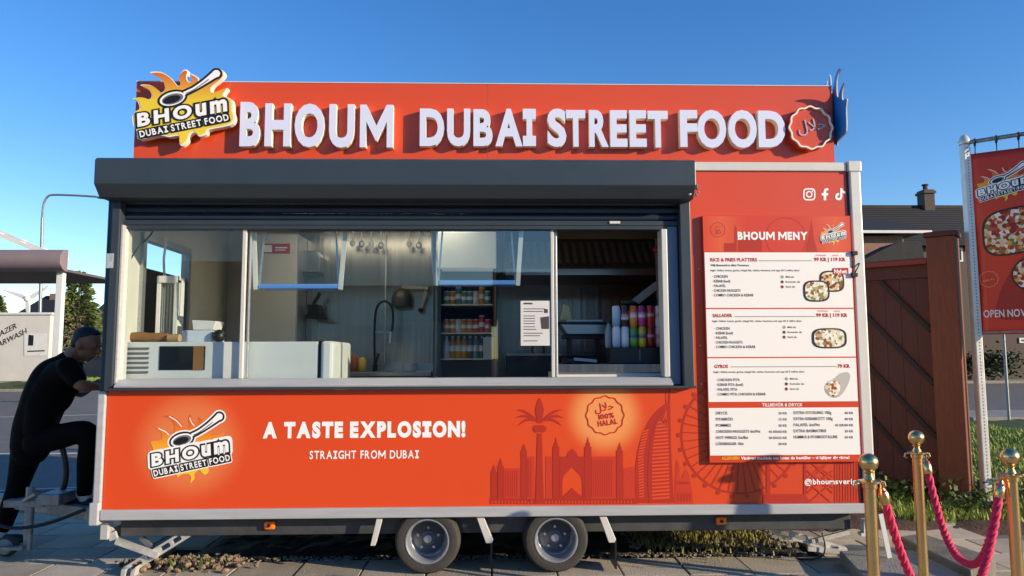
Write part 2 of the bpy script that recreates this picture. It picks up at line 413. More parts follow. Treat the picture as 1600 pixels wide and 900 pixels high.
# ================================================================== far background, left
def wall_text(name, s, pl, u0, v0, h, off, m, parent, u1=None, weight=.0, slant=0, rot=0):
    a0, b0 = pl.px(u0, v0); b1 = pl.px(u0, v0-h)[1]; sc = (b1-b0)/.682
    vf = text_mesh(s, weight); bb = bbox(vf[0]); sx = sc
    if u1 is not None: sx = (pl.px(u1, v0)[0]-a0)/(bb[1]-bb[0])
    def tw(x, y, z):
        X = (x-bb[0])*sx+slant*y*sc; Y = y*sc
        return pl.w(a0+X*cos(rot)-Y*sin(rot), b0+X*sin(rot)+Y*cos(rot), off)
    return put(name, vf, tw, m, parent)
def flat_px(name, polys, pl, off, m, parent, closed=True):
    """filled outline(s) measured on a surface of the photo"""
    return put(name, fill_mesh([[pl.px(u, v) for u, v in q] for q in polys]), lambda a, b, c: pl.w(a, b, off), m, parent)
def ribbon_px(name, lines, w_, pl, off, m, parent):
    mp = []
    for q in lines: mp.append(ribbon([pl.px(u, v) for u, v in q], w_))
    return put(name, merge(*mp), lambda a, b, c: pl.w(a, b, off), m, parent)

b0 = G(40, 606); yw = b0.y; x1 = P(79, 500, yw).x; zt = P(40, 492, yw).z
th = thing('wash_bay_wall', 'pale car wash wall with slanted dark lettering and a white poster', 'wall', (x1-5, yw, 0))
MB().box(x1-10, x1, yw, yw+.4, 0, zt).build('wall_panel', mat('pale render', '#c9c4bc', .8, var=.06, vscale=1), th, bevel=.02)
MB().box(x1-10.1, x1+.1, yw-.08, yw+.5, zt, zt+.12).build('coping', WHITE, th, bevel=.02)
MB().box(x1-10, x1, yw-.02, yw, 0, .35).build('skirting', mat('stained plinth', '#8d867c', .85, var=.15), th)
pw = front(yw-.012)
for s, u0, v0, h in (('AZER', 0, 526, 8), ('ARWASH', -3, 543, 8)):
    wall_text('lettering', s, pw, u0, v0, h, 0, PRINTB, th, None, .01, .35, .5 if s == 'AZER' else .48)
flat_px('poster', [[(38, 521), (74, 521), (74, 556), (38, 556)]], pw, .01, WHITE, th)
flat_px('poster_phone', [[(45, 523), (53, 524), (52, 540), (44, 540)]], pw, .016, PRINTB, th)
flat_px('poster_line', [[(43, 548), (70, 547), (70, 549), (43, 550)]], pw, .016, PRINTB, th)

yc = 19.5
c0 = P(105, 425, yc); c1 = P(105, 394, yc); xr = c0.x
th = thing('canopy', 'mauve edged canopy with sloping glass roof on a slim white post', 'canopy', (xr-3, yc+2, 0))
fa = MB(); prof = [(0, 0), (-.18, .04), (-.3, .16), (-.3, .34), (-.2, .46), (0, .5)]
zc = c0.z; sc_ = (c1.z-c0.z)/.5*1.12
fa.prism([(xr-9, yc+p*sc_, zc+q*sc_) for p, q in prof], (9, 0, 0)).build('fascia', mat('mauve fascia', '#7f7072', .6, var=.1, vscale=1.5), th, smooth=50)
MB().box(xr-9, xr-.05, yc+.02, yc+4, zc+.02, zc+.1).build('soffit', mat('soffit', '#5c5654', .8), th)
sl0 = P(66, 396, yc+.3); sl1 = P(-40, 352, yc+.3)
rf = MB(); rf.add([(sl0.x, yc+.3, sl0.z), (sl0.x, yc+1.9, sl0.z), (sl1.x, yc+1.9, sl1.z), (sl1.x, yc+.3, sl1.z)], [(0, 1, 2, 3)])
rf.build('roof_glass', PANE, th)
for q in (0, .5):
    yy = yc+.3+q*1.6
    MB().bar((sl0.x, yy, sl0.z+.03), (sl1.x, yy, sl1.z+.03), .12, .1).build('rafter', WHITE, th)
for k in range(3): xq = sl0.x-.55-k*.75; zq = sl0.z+(sl1.z-sl0.z)*(sl0.x-xq)/(sl0.x-sl1.x); MB().bar((xq, yc+.3, zq), (xq+.5, yc+1.9, zq-.2), .06, .06).build('brace', WHITE, th)
pc = P(92, 500, yc+.2)
MB().box(pc.x-.11, pc.x+.11, yc+.1, yc+.3, 0, zc+.02).build('post', WHITE, th, bevel=.02)
MB().box(pc.x-7, pc.x-6.8, yc+.1, yc+.3, 0, zc+.02).build('post', WHITE, th, bevel=.02)

yl = 38; l0 = P(66, 330, yl); top = P(80, 304, yl)
arm = [P(64.5, 520, yl), P(66, 340, yl), P(68, 320, yl), P(74, 308, yl), P(84, 304.5, yl), P(120, 305.5, yl), P(152, 307.5, yl)]
arm[0].z = 0
th = thing('street_lamp', 'tall slim grey street lamp with a curved arm above the canopy', 'street lamp', (l0.x, yl, 0))
MB().tube([arm[0], arm[1]], [.11, .075], 10).build('mast', GALV, th, smooth=40)
MB().tube(smoothed([tuple(p) for p in arm[1:]], 5, False), .06, 8).build('arm', GALV, th, smooth=40)
e = arm[-1]
MB().ball((e.x+.4, yl, e.z-.05), .2, 12, 8, (2.2, 1, .45)).build('lamp_head', GALV, th, smooth=60)

yt = 44; hb = P(43, 467, yt)
th = thing('wind_turbine', 'small white three bladed wind turbine beyond the car wash wall', 'turbine', (hb.x, yt, 0))
MB().tube([(hb.x, yt+.15, 0), (hb.x, yt+.15, hb.z)], [.16, .1], 10).build('mast', WHITE, th, smooth=40)
MB().ball((hb.x, yt-.05, hb.z), .2, 12, 8).build('hub', WHITE, th, smooth=60)
for q in ((5, 453), (76, 447), (46, 503)):
    e = P(*q, yt); d = (e-hb).normalized(); n = V((0, 1, 0)).cross(d)
    MB().prism([hb+n*.05, hb+d*.4+n*.17, e+n*.03, e-n*.03, hb+d*.4-n*.1, hb-n*.05], (0, -.06, 0)).build('blade', WHITE, th)

def small_house(u0, u1, vr, ve, y, label, mroof, mwall, dep=7):
    a = P(u0, ve, y); b = P(u1, ve, y); r0 = P(u0, vr, y+dep/2).z
    th = thing('house', label, 'house', ((a.x+b.x)/2, y+dep/2, 0))
    MB().box(a.x, b.x, y, y+dep, 0, a.z).build('wall', mwall, th)
    MB().prism([(a.x-.3, y-.4, a.z-.1), (a.x-.3, y+dep/2, r0), (a.x-.3, y+dep+.4, a.z-.1)], (b.x-a.x+.6, 0, 0)).build('roof', mroof, th)
    return th, a, b
h1, a, b = small_house(38, 88, 462, 487, 60, 'far house with a dark roof behind the wind turbine', ROOFT, BRICK)
MB().box(a.x+.6, a.x+1.2, 62.5, 63.2, b.z, P(38, 458, 62).z).build('chimney', BRICK, h1)
h2, a, b = small_house(140, 232, 470, 500, 64, 'long dark roofed house behind the conifer', mat('black roof', '#232429', .8), DBRICK)

def conifer(base, H, rad, seed, label, fol, lean=.0):
    r_ = random.Random(seed); th = thing('conifer_tree', label, 'tree', base)
    MB().tube([base, base+V((0, 0, H*.5)), base+V((0, 0, H*.96))], [rad*.09, rad*.06, rad*.01], 8).build('trunk', BARK, th, smooth=50)
    b = MB()
    for i in range(1500):
        t = r_.random()**.8; z = H*(.06+.94*t); rr = rad*(1-t)**.75*(1+.22*sin(t*23+i % 7))
        a = r_.uniform(0, 2*pi); q = rr*(.35+.65*sqrt(r_.random())); c = base+V((q*cos(a), q*sin(a), z-q*.18))
        s = H*.05*r_.uniform(.6, 1.3)*(1-.45*t)
        d = V((cos(a), sin(a), r_.uniform(-.5, .5))).normalized(); sd = d.cross(V((r_.uniform(-1, 1), r_.uniform(-1, 1), 1))).normalized(); up = d.cross(sd)
        for _ in range(3):
            sd2 = (sd*r_.uniform(.2, 1)+up*r_.uniform(-1, 1)).normalized()*s*.32; o_ = V((r_.gauss(0, s*.4), r_.gauss(0, s*.4), r_.gauss(0, s*.4)))
            b.add([c+o_-sd2*.6, c+o_+d*s*.5-sd2, c+o_+d*s*1.1, c+o_+d*s*.5+sd2, c+o_+sd2*.6], [(0, 1, 2, 3, 4)])
    b.build('crown', fol, th, recalc=False)
    return th
tb = P(118, 500, 40); tt = P(104, 438, 40)
conifer(V((P(121, 500, 40).x, 40, 0)), tt.z+.4, 2.15, 31, 'bushy sunlit conifer beside the white canopy post', FIR)
tb = P(-4, 470, 52)
conifer(V((tb.x, 52, 0)), P(0, 462, 52).z, 1.6, 33, 'tree at the left edge beyond the car wash wall', FIR)

def car(base, rz, paint, label):
    th = thing('parked_car', label, 'car', base)
    L = 4.3; W = 1.75
    prof = [(-2.1, .35), (-2.15, .62), (-2.0, .82), (-1.1, .95), (-.55, 1.38), (.15, 1.45), (1.0, 1.4), (1.75, .98), (2.1, .9), (2.15, .5), (2.08, .32)]
    m = MB(); n = len(prof); vs = []
    for yv, k in ((-W/2, .93), (-W/2-.03, 1), (W/2+.03, 1), (W/2, .93)):
        for x, z in prof:
            ins = .22 if z > 1.0 else 0
            vs.append(base+V((x*k, yv-math.copysign(ins, yv), z if k == 1 else z*.97+.02)))
    m.add(vs, [tuple(range(n))[::-1], tuple(3*n+i for i in range(n))]+[(j*n+i, j*n+(i+1) % n, (j+1)*n+(i+1) % n, (j+1)*n+i) for j in range(3) for i in range(n)])
    m.build('body', paint, th, smooth=35)
    for sx in (-1.3, 1.3):
        for sy in (-1, 1):
            c = base+V((sx, sy*.82, .31)); MB().lathe([(.2, -.1), (.3, -.1), (.31, 0), (.3, .1), (.2, .1)], c, 'y', 18).build('wheel', RUBBER, th, smooth=40)
    for sy in (-1, 1):
        y_ = sy*.70
        MB().prism([base+V((-.95, sy*.71, 1.0)), base+V((-.5, sy*.69, 1.32)), base+V((.95, sy*.69, 1.33)), base+V((1.45, sy*.71, 1.0))], (0, sy*.03, 0)).build('side_window', GLASSD, th)
    MB().prism([base+V((-1.12, -.68, .99)), base+V((-.6, -.62, 1.37)), base+V((-.6, .62, 1.37)), base+V((-1.12, .68, .99))], (-.03, 0, .02)).build('windscreen', GLASSD, th)
    for sy in (-.6, .6): MB().ball(base+V((-2.1, sy, .66)), .1, 10, 6, (.6, 1.8, .8)).build('headlight', WHITE, th, smooth=60)
    return th
q = P(146, 585, 37); car(V((q.x+.4, 38, .12)), 0, mat('car paint', '#2d3440', .25, .3, coat=.8), 'dark parked car seen between the man and the trailer')

# ================================================================== far background, right: terrace house, fence
yh = 36
def zz(u, v, y=yh): return P(u, v, y).z
xa = P(1300, 400, yh).x; xb = xa+20
th = thing('terrace_house', 'dark tiled brick house with a chimney behind the wooden fence', 'house', ((xa+xb)/2, yh+4, 0))
ez = zz(1400, 381); rz_ = zz(1430, 325, yh+4)
MB().box(xa, xb, yh, yh+8, 0, ez).build('wall', mat('house brick', '#574a43', .9, var=.2, vscale=8), th)
roof = MB()
nrow = 16
for i in range(nrow):      # lapped courses of tiles
    t0 = i/nrow; t1 = (i+1)/nrow; za = ez-.15+(rz_-ez+.15)*t0; zb = ez-.15+(rz_-ez+.15)*t1
    ya = yh-.5+4.5*t0; yb = yh-.5+4.5*t1
    roof.prism([(xa-.4, ya, za), (xa-.4, ya, za+.07), (xa-.4, yb, zb+.03), (xa-.4, yb, zb-.04)], (xb-xa+.8, 0, 0))
roof.build('roof_tiles', ROOFT, th)
MB().prism([(xa-.3, yh-.4, ez-.2), (xa-.3, yh+4, rz_-.08), (xa-.3, yh+8.4, ez-.2)], (xb-xa+.6, 0, 0)).build('roof', ROOFT, th)
MB().bar((xa-.4, yh+4, rz_+.04), (xb+.4, yh+4, rz_+.04), .25, .16).build('ridge', ROOFT, th)
cx = P(1446, 300, yh+4).x
chm = MB(); zt_ = zz(1446, 298, yh+4)
chm.box(cx-.32, cx+.32, yh+3.6, yh+4.4, rz_-.3, zt_); chm.box(cx-.38, cx+.38, yh+3.5, yh+4.5, zt_-.25, zt_-.1)
ch = chm.build('chimney', DBRICK, th); MB().lathe([(.14, 0), (.14, .3), (.2, .32), (.2, .4)], (cx, yh+4, zt_), 'z', 12).build('chimney_pot', DBRICK, ch)
def window(x0, x1, z0, z1, y, parent):
    f = MB(); t = .09
    f.box(x0, x1, y-.06, y, z0, z0+t); f.box(x0, x1, y-.06, y, z1-t, z1); f.box(x0, x0+t, y-.06, y, z0+t, z1-t); f.box(x1-t, x1, y-.06, y, z0+t, z1-t); f.box((x0+x1)/2-t/2, (x0+x1)/2+t/2, y-.055, y, z0+t, z1-t)
    o = f.build('window', WHITE, parent); MB().box(x0+t, x1-t, y-.02, y-.005, z0+t, z1-t).build('pane', GLASSD, o)
wx = P(1463, 400, yh).x
window(wx, wx+1.5, zz(1470, 409), zz(1470, 387), yh, th)
window(wx+4.6, wx+6.1, zz(1470, 409), zz(1470, 387), yh, th)
for k in range(2): window(P(1592, 535, yh).x+k*3.4, P(1592, 535, yh).x+1.5+k*3.4, zz(1600, 536), zz(1600, 528), yh, th)
# nearer low wing with white gutter, sloping roof below it
yn = 25
th = thing('brick_outbuilding', 'brick outbuilding with white gutter under dark tiles beyond the fence', 'outbuilding', (P(1390, 400, yn).x, yn+2, 0))
xa = P(1310, 400, yn).x; xb = P(1453, 364, yn).x; zg = P(1400, 364, yn).z; zr = P(1400, 340, yn+3).z
MB().box(xa, xb-.9, yn+.4, yn+6, 0, zg-.05).build('wall', mat('pinkish brick', '#8a6a5c', .85, var=.2, vscale=8), th)
MB().prism([(xa, yn-.05, zg+.08), (xa, yn+3.2, zr), (xa, yn+6.4, zg+.08)], (xb-xa, 0, 0)).build('roof', ROOFT, th)
MB().box(xa, xb, yn-.16, yn-.05, zg-.03, zg+.09).build('gutter', WHITE, th, bevel=.01)
q0 = P(1320, 420, yn-1.5); q1 = P(1428, 378, yn-1.5); q2 = P(1438, 400, yn-1.5)
MB().prism([(q0.x, yn-1.5, q0.z), (q1.x-.6, yn-1.5, q1.z), (q1.x+.3, yn-1.5, q1.z), (q2.x+.2, yn-1.5, q0.z)], (0, 1.4, 0)).build('porch_roof', mat('porch tile', '#1f1e20', .8, var=.2), th)
MB().box(q0.x, q2.x, yn-1.4, yn-.2, 0, q0.z).build('porch_wall', DBRICK, th)

# dark hedge across the road
def bush(center, rx, ry, h, n, leaf, seed, name, label, cat, m, group=None, stem=True):
    r_ = random.Random(seed); th = thing(name, label, cat, center, group); b = MB(); cl = [(r_.gauss(0, .5), r_.gauss(0, .5), r_.uniform(.25, .8)) for _ in range(9)]
    for _ in range(n):
        k = r_.choice(cl); x = center.x+rx*max(-1, min(1, k[0]+r_.gauss(0, .28))); y = center.y+ry*max(-1, min(1, k[1]+r_.gauss(0, .28))); z = center.z+h*abs(k[2]+r_.gauss(0, .18))
        a = r_.uniform(0, 2*pi); t = r_.uniform(-.6, .9); d = V((cos(a)*cos(t), sin(a)*cos(t), sin(t)))*leaf; s = d.cross(V((r_.gauss(0, 1), r_.gauss(0, 1), 1))).normalized()*leaf*.36
        c = V((x, y, z)); b.add([c, c+d*.45+s, c+d, c+d*.45-s], [(0, 1, 2, 3)])
    b.build('foliage', m, th, recalc=False)
    if stem: MB().tube([center, center+V((0, 0, h*.6))], [leaf*.15, leaf*.08], 6).build('stem', BARK, th)
    return th
for k in range(4):
    x = 13+k*4.6
    bush(V((x, 34.6, .1)), 2.6, .8, 1.5, 1500, .22, 50+k, 'hedge_bush', 'dark clipped hedge across the road behind the banner', 'hedge', mat('dark hedge', '#26341c', .7, var=.4, vscale=2), 'hedge across the road')

# wooden fence: boards, diagonal braces, red coping, big end post
fr = G(1497, 797); fdir = V((-.76, .65, 0)).normalized()
fl = fr+fdir*4.2; ftop = P(1478, 412, fr.y).z
th = thing('wooden_fence', 'dark red brown board fence with diagonal battens and red coping', 'fence', (fr.x, fr.y, 0))
fn = V((0, 0, 1)).cross(fdir).normalized()
if fn.dot(CP-fr) < 0: fn = -fn
bd = MB(); n = 30
for i in range(n):
    a = fr+fdir*(.12+i*.135); b_ = fr+fdir*(.12+i*.135+.131)
    bd.prism([V((a.x, a.y, .05)), V((b_.x, b_.y, .05)), V((b_.x, b_.y, ftop)), V((a.x, a.y, ftop))], -fn*(.022+.004*(i % 2)))
bd.build('boards', WOODR, th)
dg = MB()
for k in range(-5, 11):
    s0 = .12+k*.42; pa = (s0, .12); pb_ = (s0+2.35*.72, ftop-.14)
    # battens rise to the left as seen; clip to the panel
    (sa, za), (sb, zb) = pa, pb_
    lo, hi = .14, 4.1
    def at(s): return za+(zb-za)*(s-sa)/(sb-sa)
    if sb < lo or sa > hi: continue
    s1, s2 = max(sa, lo), min(sb, hi)
    A = fr+fdir*s1+V((0, 0, at(s1)))+fn*.018; B = fr+fdir*s2+V((0, 0, at(s2)))+fn*.018
    dg.bar(A, B, .03, .04, fn)
dg.build('battens', mat('dark stained batten', '#26100a', .7), th)
MB().bar(fr+fdir*.1+V((0, 0, ftop-.06))+fn*.02, fr+fdir*4.2+V((0, 0, ftop-.06))+fn*.02, .12, .035, (0, 0, 1)).build('rail', WOODR, th)
MB().bar(fr+fdir*.1+V((0, 0, .16))+fn*.02, fr+fdir*4.2+V((0, 0, .16))+fn*.02, .14, .035, (0, 0, 1)).build('rail', WOODR, th)
MB().bar(fr+fdir*.12+V((0, 0, ftop+.03)), fr+fdir*4.2+V((0, 0, ftop+.03)), .06, .2, (0, 0, 1)).build('coping', REDCAP, th, bevel=.01)
pz = P(1497, 372, fr.y).z
pm = MB(); pd = -fdir; w2 = .11
WPOST = mat('brown stained post', '#6e351b', .65, var=.3, vscale=7, vstretch=(9, 9, .8), bump=.2, bscale=40)
pm.bar(fr+V((0, 0, 0)), fr+V((0, 0, pz)), .25, .24, fn); o = pm.build('post', WPOST, th, bevel=.008)
MB().bar(fr+V((0, 0, pz)), fr+V((0, 0, pz+.05)), .28, .28, fn).build('post_cap', WOODR, o, bevel=.012)
rr = random.Random(77)
for k in range(9):
    c = fr+fdir*(-.25+k*.33)+fn*rr.uniform(.12, .4); c.z = .03
    bush(c, .22, .2, rr.uniform(.16, .3), 170, .06, 90+k, 'ivy_plant', 'low leafy ivy growing along the foot of the wooden fence', 'plant', LEAF, 'ivy along the fence', True)
for k in range(2):
    c = G(1548+k*16, 800-k*3); c.z = .03
    bush(c, .2, .2, rr.uniform(.2, .32), 170, .06, 120+k, 'verge_plant', 'leafy weeds beside the foot of the banner pole', 'plant', LEAF, 'weeds by the banner pole', True)

# thin sign pole across the grass
s0 = G(1577, 661); st = P(1568, 480, s0.y)
th = thing('sign_post', 'thin grey metal pole standing on the pavement behind the banner', 'pole', s0)
MB().tube([s0, V((s0.x, s0.y, 3.0))], .03, 10).build('pole', GALV, th, smooth=40)
MB().lathe([(.11, 0), (.11, .03), (.05, .05)], s0, 'z', 12).build('base_plate', GALV, th)
# ================================================================== the food trailer
DEP = 2.1
TR = thing('food_trailer', 'orange red food trailer with a long serving window and lit sign board', 'food trailer', (0, DEP/2, 0))
TR['label'] = 'orange red street food trailer with an open serving window and roof sign'
F0 = front(0); FP = front(-.002)
XL = P(152, 700, 0).x; XR = P(1353.5, 500, 0).x
ZB = P(750, 807, 0).z; ZT1 = P(750, 792, 0).z            # lower trim
ZSILL = P(620, 604, 0).z; ZROOF = P(1215, 255, 0).z; ZPT = P(1215, 268, 0).z
XG = P(1079, 450, 0).x                                    # right edge of the dark shutter guide
XO0 = P(189, 470, 0).x; XO1 = P(1062, 470, 0).x           # serving opening
ZO = P(620, 343, 0).z

def wrap_material(name, glows, c_or='#da4711', c_red='#ca3d16', rough=.42):
    m = mat(name, c_or, rough, coat=.25); t = m.node_tree; b = bsdf(m); L = t.links
    tc = t.nodes.new('ShaderNodeTexCoord'); sx = t.nodes.new('ShaderNodeSeparateXYZ'); L.new(tc.outputs['Object'], sx.inputs[0])
    mr = t.nodes.new('ShaderNodeMapRange'); mr.inputs[1].default_value = .9; mr.inputs[2].default_value = 2.4; L.new(sx.outputs[0], mr.inputs[0])
    mx = t.nodes.new('ShaderNodeMix'); mx.data_type = 'RGBA'; mx.inputs[6].default_value = (*lin(c_or), 1); mx.inputs[7].default_value = (*lin(c_red), 1)
    L.new(mr.outputs[0], mx.inputs[0]); last = mx.outputs[2]
    for cx, cz, r_, col, amt in glows:       # the soft printed halo round a badge
        cb = t.nodes.new('ShaderNodeCombineXYZ'); cb.inputs[0].default_value = cx; cb.inputs[2].default_value = cz
        fl_ = t.nodes.new('ShaderNodeCombineXYZ'); L.new(sx.outputs[0], fl_.inputs[0]); L.new(sx.outputs[2], fl_.inputs[2])
        d = t.nodes.new('ShaderNodeVectorMath'); d.operation = 'DISTANCE'; L.new(fl_.outputs[0], d.inputs[0]); L.new(cb.outputs[0], d.inputs[1])
        q = t.nodes.new('ShaderNodeMapRange'); q.interpolation_type = 'SMOOTHERSTEP'; q.inputs[1].default_value = r_; q.inputs[2].default_value = r_*.35; q.inputs[3].default_value = 0; q.inputs[4].default_value = amt
        L.new(d.outputs['Value'], q.inputs[0])
        m2 = t.nodes.new('ShaderNodeMix'); m2.data_type = 'RGBA'; m2.inputs[7].default_value = (*lin(col), 1)
        L.new(q.outputs[0], m2.inputs[0]); L.new(last, m2.inputs[6]); last = m2.outputs[2]
    L.new(last, b.inputs['Base Color'])
    # faint waviness of a film-covered sandwich panel
    n2 = t.nodes.new('ShaderNodeTexNoise'); n2.inputs['Scale'].default_value = 2.2; L.new(tc.outputs['Object'], n2.inputs['Vector'])
    bp = t.nodes.new('ShaderNodeBump'); bp.inputs['Strength'].default_value = .12; bp.inputs['Distance'].default_value = .02
    L.new(n2.outputs['Fac'], bp.inputs['Height']); L.new(bp.outputs[0], b.inputs['Normal'])
    return m
lg = P(296, 695, 0); hg = P(945, 649, 0)
WRAP = wrap_material('orange vinyl wrap', [(lg.x, lg.z, .42, '#e6985a', .5), (hg.x, hg.z, .30, '#f0a75e', .75)])
SIGNM = wrap_material('orange sign sheet', [], '#d34818', '#c8411c', .4)
DKRED = mat('dark red print', '#b02a14', .42, coat=.25); MDRED = mat('mid red print', '#c5351a', .42, coat=.25); LTOR = mat('light orange print', '#dd4a20', .42, coat=.25)

def part(mb, name, m, bevel=0, smooth=None, parent=None): return mb.build(name, m, parent or TR, bevel, smooth)

# shell
th_ = .04
part(MB().box(XL+.05, XR-.03, 0, th_, ZT1, ZSILL-.02), 'front_panel', WRAP)
part(MB().box(XG, XR-.06, 0, th_, ZSILL-.018, ZPT), 'menu_side_panel', WRAP)
part(MB().box(XL+.05, XG-.002, .012, th_, ZO+.16, ZROOF), 'header_panel', CREAM)
part(MB().box(XL+.02, XR-.02, .05, DEP, ZROOF-.06, ZROOF+.005), 'roof', CREAM)
part(MB().box(XR-.05, XR-.015, .05, DEP, ZB, ZROOF-.065), 'end_wall', CREAM)
dy0, dy1, dz1 = .40, 1.12, P(268, 378, .47).z
lw = MB(); lw.box(XL+.015, XL+.05, .05, dy0, ZB, ZROOF-.065); lw.box(XL+.015, XL+.05, dy1, DEP, ZB, ZROOF-.065); lw.box(XL+.015, XL+.05, dy0, dy1, dz1, ZROOF-.065)
part(lw, 'end_wall', CREAM)
part(MB().box(XL+.055, XR-.055, DEP-.04, DEP, ZB, ZROOF-.065), 'back_wall', CREAM)
part(MB().box(XL+.055, XR-.055, .045, DEP-.045, ZB+.02, ZB+.06), 'floor', mat('trailer floor', '#5a5652', .7))
# door in the left end wall: lower leaf closed, upper leaf swung open
dzl = P(268, 419, .47).z
dl = part(MB().box(XL+.02, XL+.045, dy0+.004, dy1-.004, ZB+.07, dzl), 'door', mat('dark door leaf', '#25282c', .5), bevel=.004)
MB().box(XL+.012, XL+.05, dy1-.12, dy1-.06, dzl-.16, dzl-.04).build('handle', ALU, dl)
df = MB(); df.box(XL+.05, XL+.075, dy1+.002, dy1+.05, ZB+.07, dz1+.05); df.box(XL+.05, XL+.075, dy0-.05, dy0-.002, ZB+.07, dz1+.05); df.box(XL+.05, XL+.075, dy0-.002, dy1+.002, dz1+.002, dz1+.05)
part(df, 'door_frame', ALU)

# trims and corner profiles
part(MB().box(XL+.045, XR+.0, -.022, .05, ZB, ZT1+.004), 'lower_trim', RAIL, bevel=.006)
part(MB().box(XL-.005, XL+.045, -.02, .06, ZB-.0, ZSILL-.022), 'corner_post', RAIL, bevel=.008)
part(MB().box(XL-.02, XL+.04, -.03, .07, ZB-.03, ZT1+.05), 'corner_cap', RAIL, bevel=.008)
px0 = P(1331, 400, 0).x
part(MB().box(px0, XR, -.02, .06, ZT1+.005, ZPT+.055), 'corner_post', POSTW, bevel=.01)
part(MB().box(P(1322, 262, 0).x, XR+.006, -.028, .07, ZPT-.005, ZROOF+.012), 'corner_cap', POSTW, bevel=.008)
part(MB().box(XG+.01, P(1321, 262, 0).x, -.015, .05, ZPT+.001, ZROOF+.004), 'roof_trim', POSTW, bevel=.006)
part(MB().box(px0-.014, px0-.002, -.004, .01, ZT1+.005, ZPT), 'seal', BLACK)
smx = P(1042, 700, 0).x; part(MB().box(smx-.0012, smx+.0012, -.0012, -.0004, ZT1+.006, ZSILL-.022), 'panel_seam', mat('dark seam line', '#5c1a0c', .6))  # panel seam drawn as a thin dark red strip
for u, v in ((1092, 300), (1092, 420), (1094, 540), (1096, 600), (1330, 300), (1334, 560), (1338, 690)):
    q = P(u, v, 0); part(MB().lathe([(0, -.004), (.004, -.0035), (.005, 0)], (q.x, 0, q.z), 'y', 10), 'panel_screw', ALU)
rv = MB()
for x in [XL+.3+.45*i for i in range(11)]: rv.lathe([(0, -.026), (.005, -.026), (.006, -.022)], (x, 0, ZB+.03), 'y', 8)
# chassis
CHAS = mat('shade darkened chassis', '#46484a', .6, .3, var=.25, vscale=10)  # galvanised steel darkened: the shade below the trailer is in the colour
CH = P(700, 832, .12).z
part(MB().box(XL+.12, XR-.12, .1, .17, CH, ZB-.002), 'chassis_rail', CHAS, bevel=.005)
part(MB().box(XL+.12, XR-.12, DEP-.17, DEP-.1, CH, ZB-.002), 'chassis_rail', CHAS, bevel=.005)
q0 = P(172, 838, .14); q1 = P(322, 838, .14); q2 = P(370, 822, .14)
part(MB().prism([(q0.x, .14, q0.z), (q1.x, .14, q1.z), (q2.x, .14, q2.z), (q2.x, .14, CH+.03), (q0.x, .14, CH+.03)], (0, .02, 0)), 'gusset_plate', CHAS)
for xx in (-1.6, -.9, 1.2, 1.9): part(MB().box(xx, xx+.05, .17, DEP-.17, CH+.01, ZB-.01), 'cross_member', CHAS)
# wheels
wc = P(668.5, 856, .06); wc2 = P(868, 852, .06); RW = .212; wz = RW+.034
def wheel(x, y):
    prof = [(.128, .0), (.135, -.012), (.16, -.020), (.192, -.014), (.207, .012), (.213, .05), (.213, .13), (.205, .165), (.17, .18), (.128, .17)]
    m = MB().lathe([(r_*RW/.213, h) for r_, h in prof], (x, y, wz), 'y', 48, False)
    for k in range(3):   # tread grooves
        m.lathe([(RW+.0006, .055+k*.03), (RW-.006, .06+k*.03), (RW+.0006, .065+k*.03)], (x, y, wz), 'y', 48, False)
    wh = part(m, 'wheel', RUBBER, smooth=35)
    rim = MB().lathe([(.137, -.012), (.140, -.018), (.134, -.019), (.128, -.012), (.122, .01), (.118, .05), (.115, .085), (.108, .092)], (x, y, wz), 'y', 44, False)
    rim.build('rim', RIM, wh, smooth=35)
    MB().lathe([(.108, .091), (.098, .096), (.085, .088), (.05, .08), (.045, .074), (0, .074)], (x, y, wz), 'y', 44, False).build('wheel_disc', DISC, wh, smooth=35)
    nutm = MB()
    for k in range(5):
        a = 2*pi*k/5+.3; nutm.lathe([(.011, .086), (.011, .07), (.007, .066), (0, .066)], (x+.068*cos(a), y, wz+.068*sin(a)), 'y', 6)
    nutm.build('wheel_bolts', ALU, wh)
    MB().lathe([(.03, .08), (.03, .055), (.024, .045), (0, .043)], (x, y, wz), 'y', 20).build('hub_cap', ALU, wh, smooth=40)
    return wh
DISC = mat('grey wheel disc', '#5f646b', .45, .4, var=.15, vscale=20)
RIM = mat('silver rim', '#a4a7ab', .38, .6, var=.12, vscale=20)
for c in (wc, wc2): wheel(c.x, .02); 
for c in (wc, wc2): wheel(c.x, DEP-.22)
part(MB().bar((wc.x, .2, wz), (wc.x, DEP-.1, wz), .07, .07), 'axle', GALV); part(MB().bar((wc2.x, .2, wz), (wc2.x, DEP-.1, wz), .07, .07), 'axle', GALV)
# mudguard stays with rubber flaps
def stay(u0, v0, u1, v1, wpx):
    a = P(u0, v0, .0); b = P(u1, v1, .0); s = wpx/238/2
    return part(MB().prism([(a.x-s, .0, a.z), (a.x+s, .0, a.z), (b.x+s, .0, b.z+.02), (b.x+s*.6, .0, b.z), (b.x-s, .0, b.z)], (0, .03, 0)), 'mudguard_stay', POSTW, bevel=.003)
stay(593, 810, 583, 853, 9); a_ = stay(750, 808, 765, 849, 11); b_ = stay(942, 807, 957, 848, 11)
for o, u, v in ((a_, 768, 848), (b_, 962, 847)):
    q = P(u, v, .03); MB().box(q.x-.006, q.x+.006, .032, .24, q.z-.17, q.z+.02).build('mud_flap', BLACK, o)
for u, v in ((421, 821), (1127, 814)):
    q = P(u, v, .08); MB2 = MB().box(q.x-.035, q.x+.035, .07, .098, q.z-.026, q.z+.026)
    o = part(MB2, 'side_reflector', ORANGE_L, bevel=.012); MB().lathe([(0, .06), (.01, .062), (.011, .07)], (q.x, 0, q.z), 'y', 12).build('screw', BLACK, o)
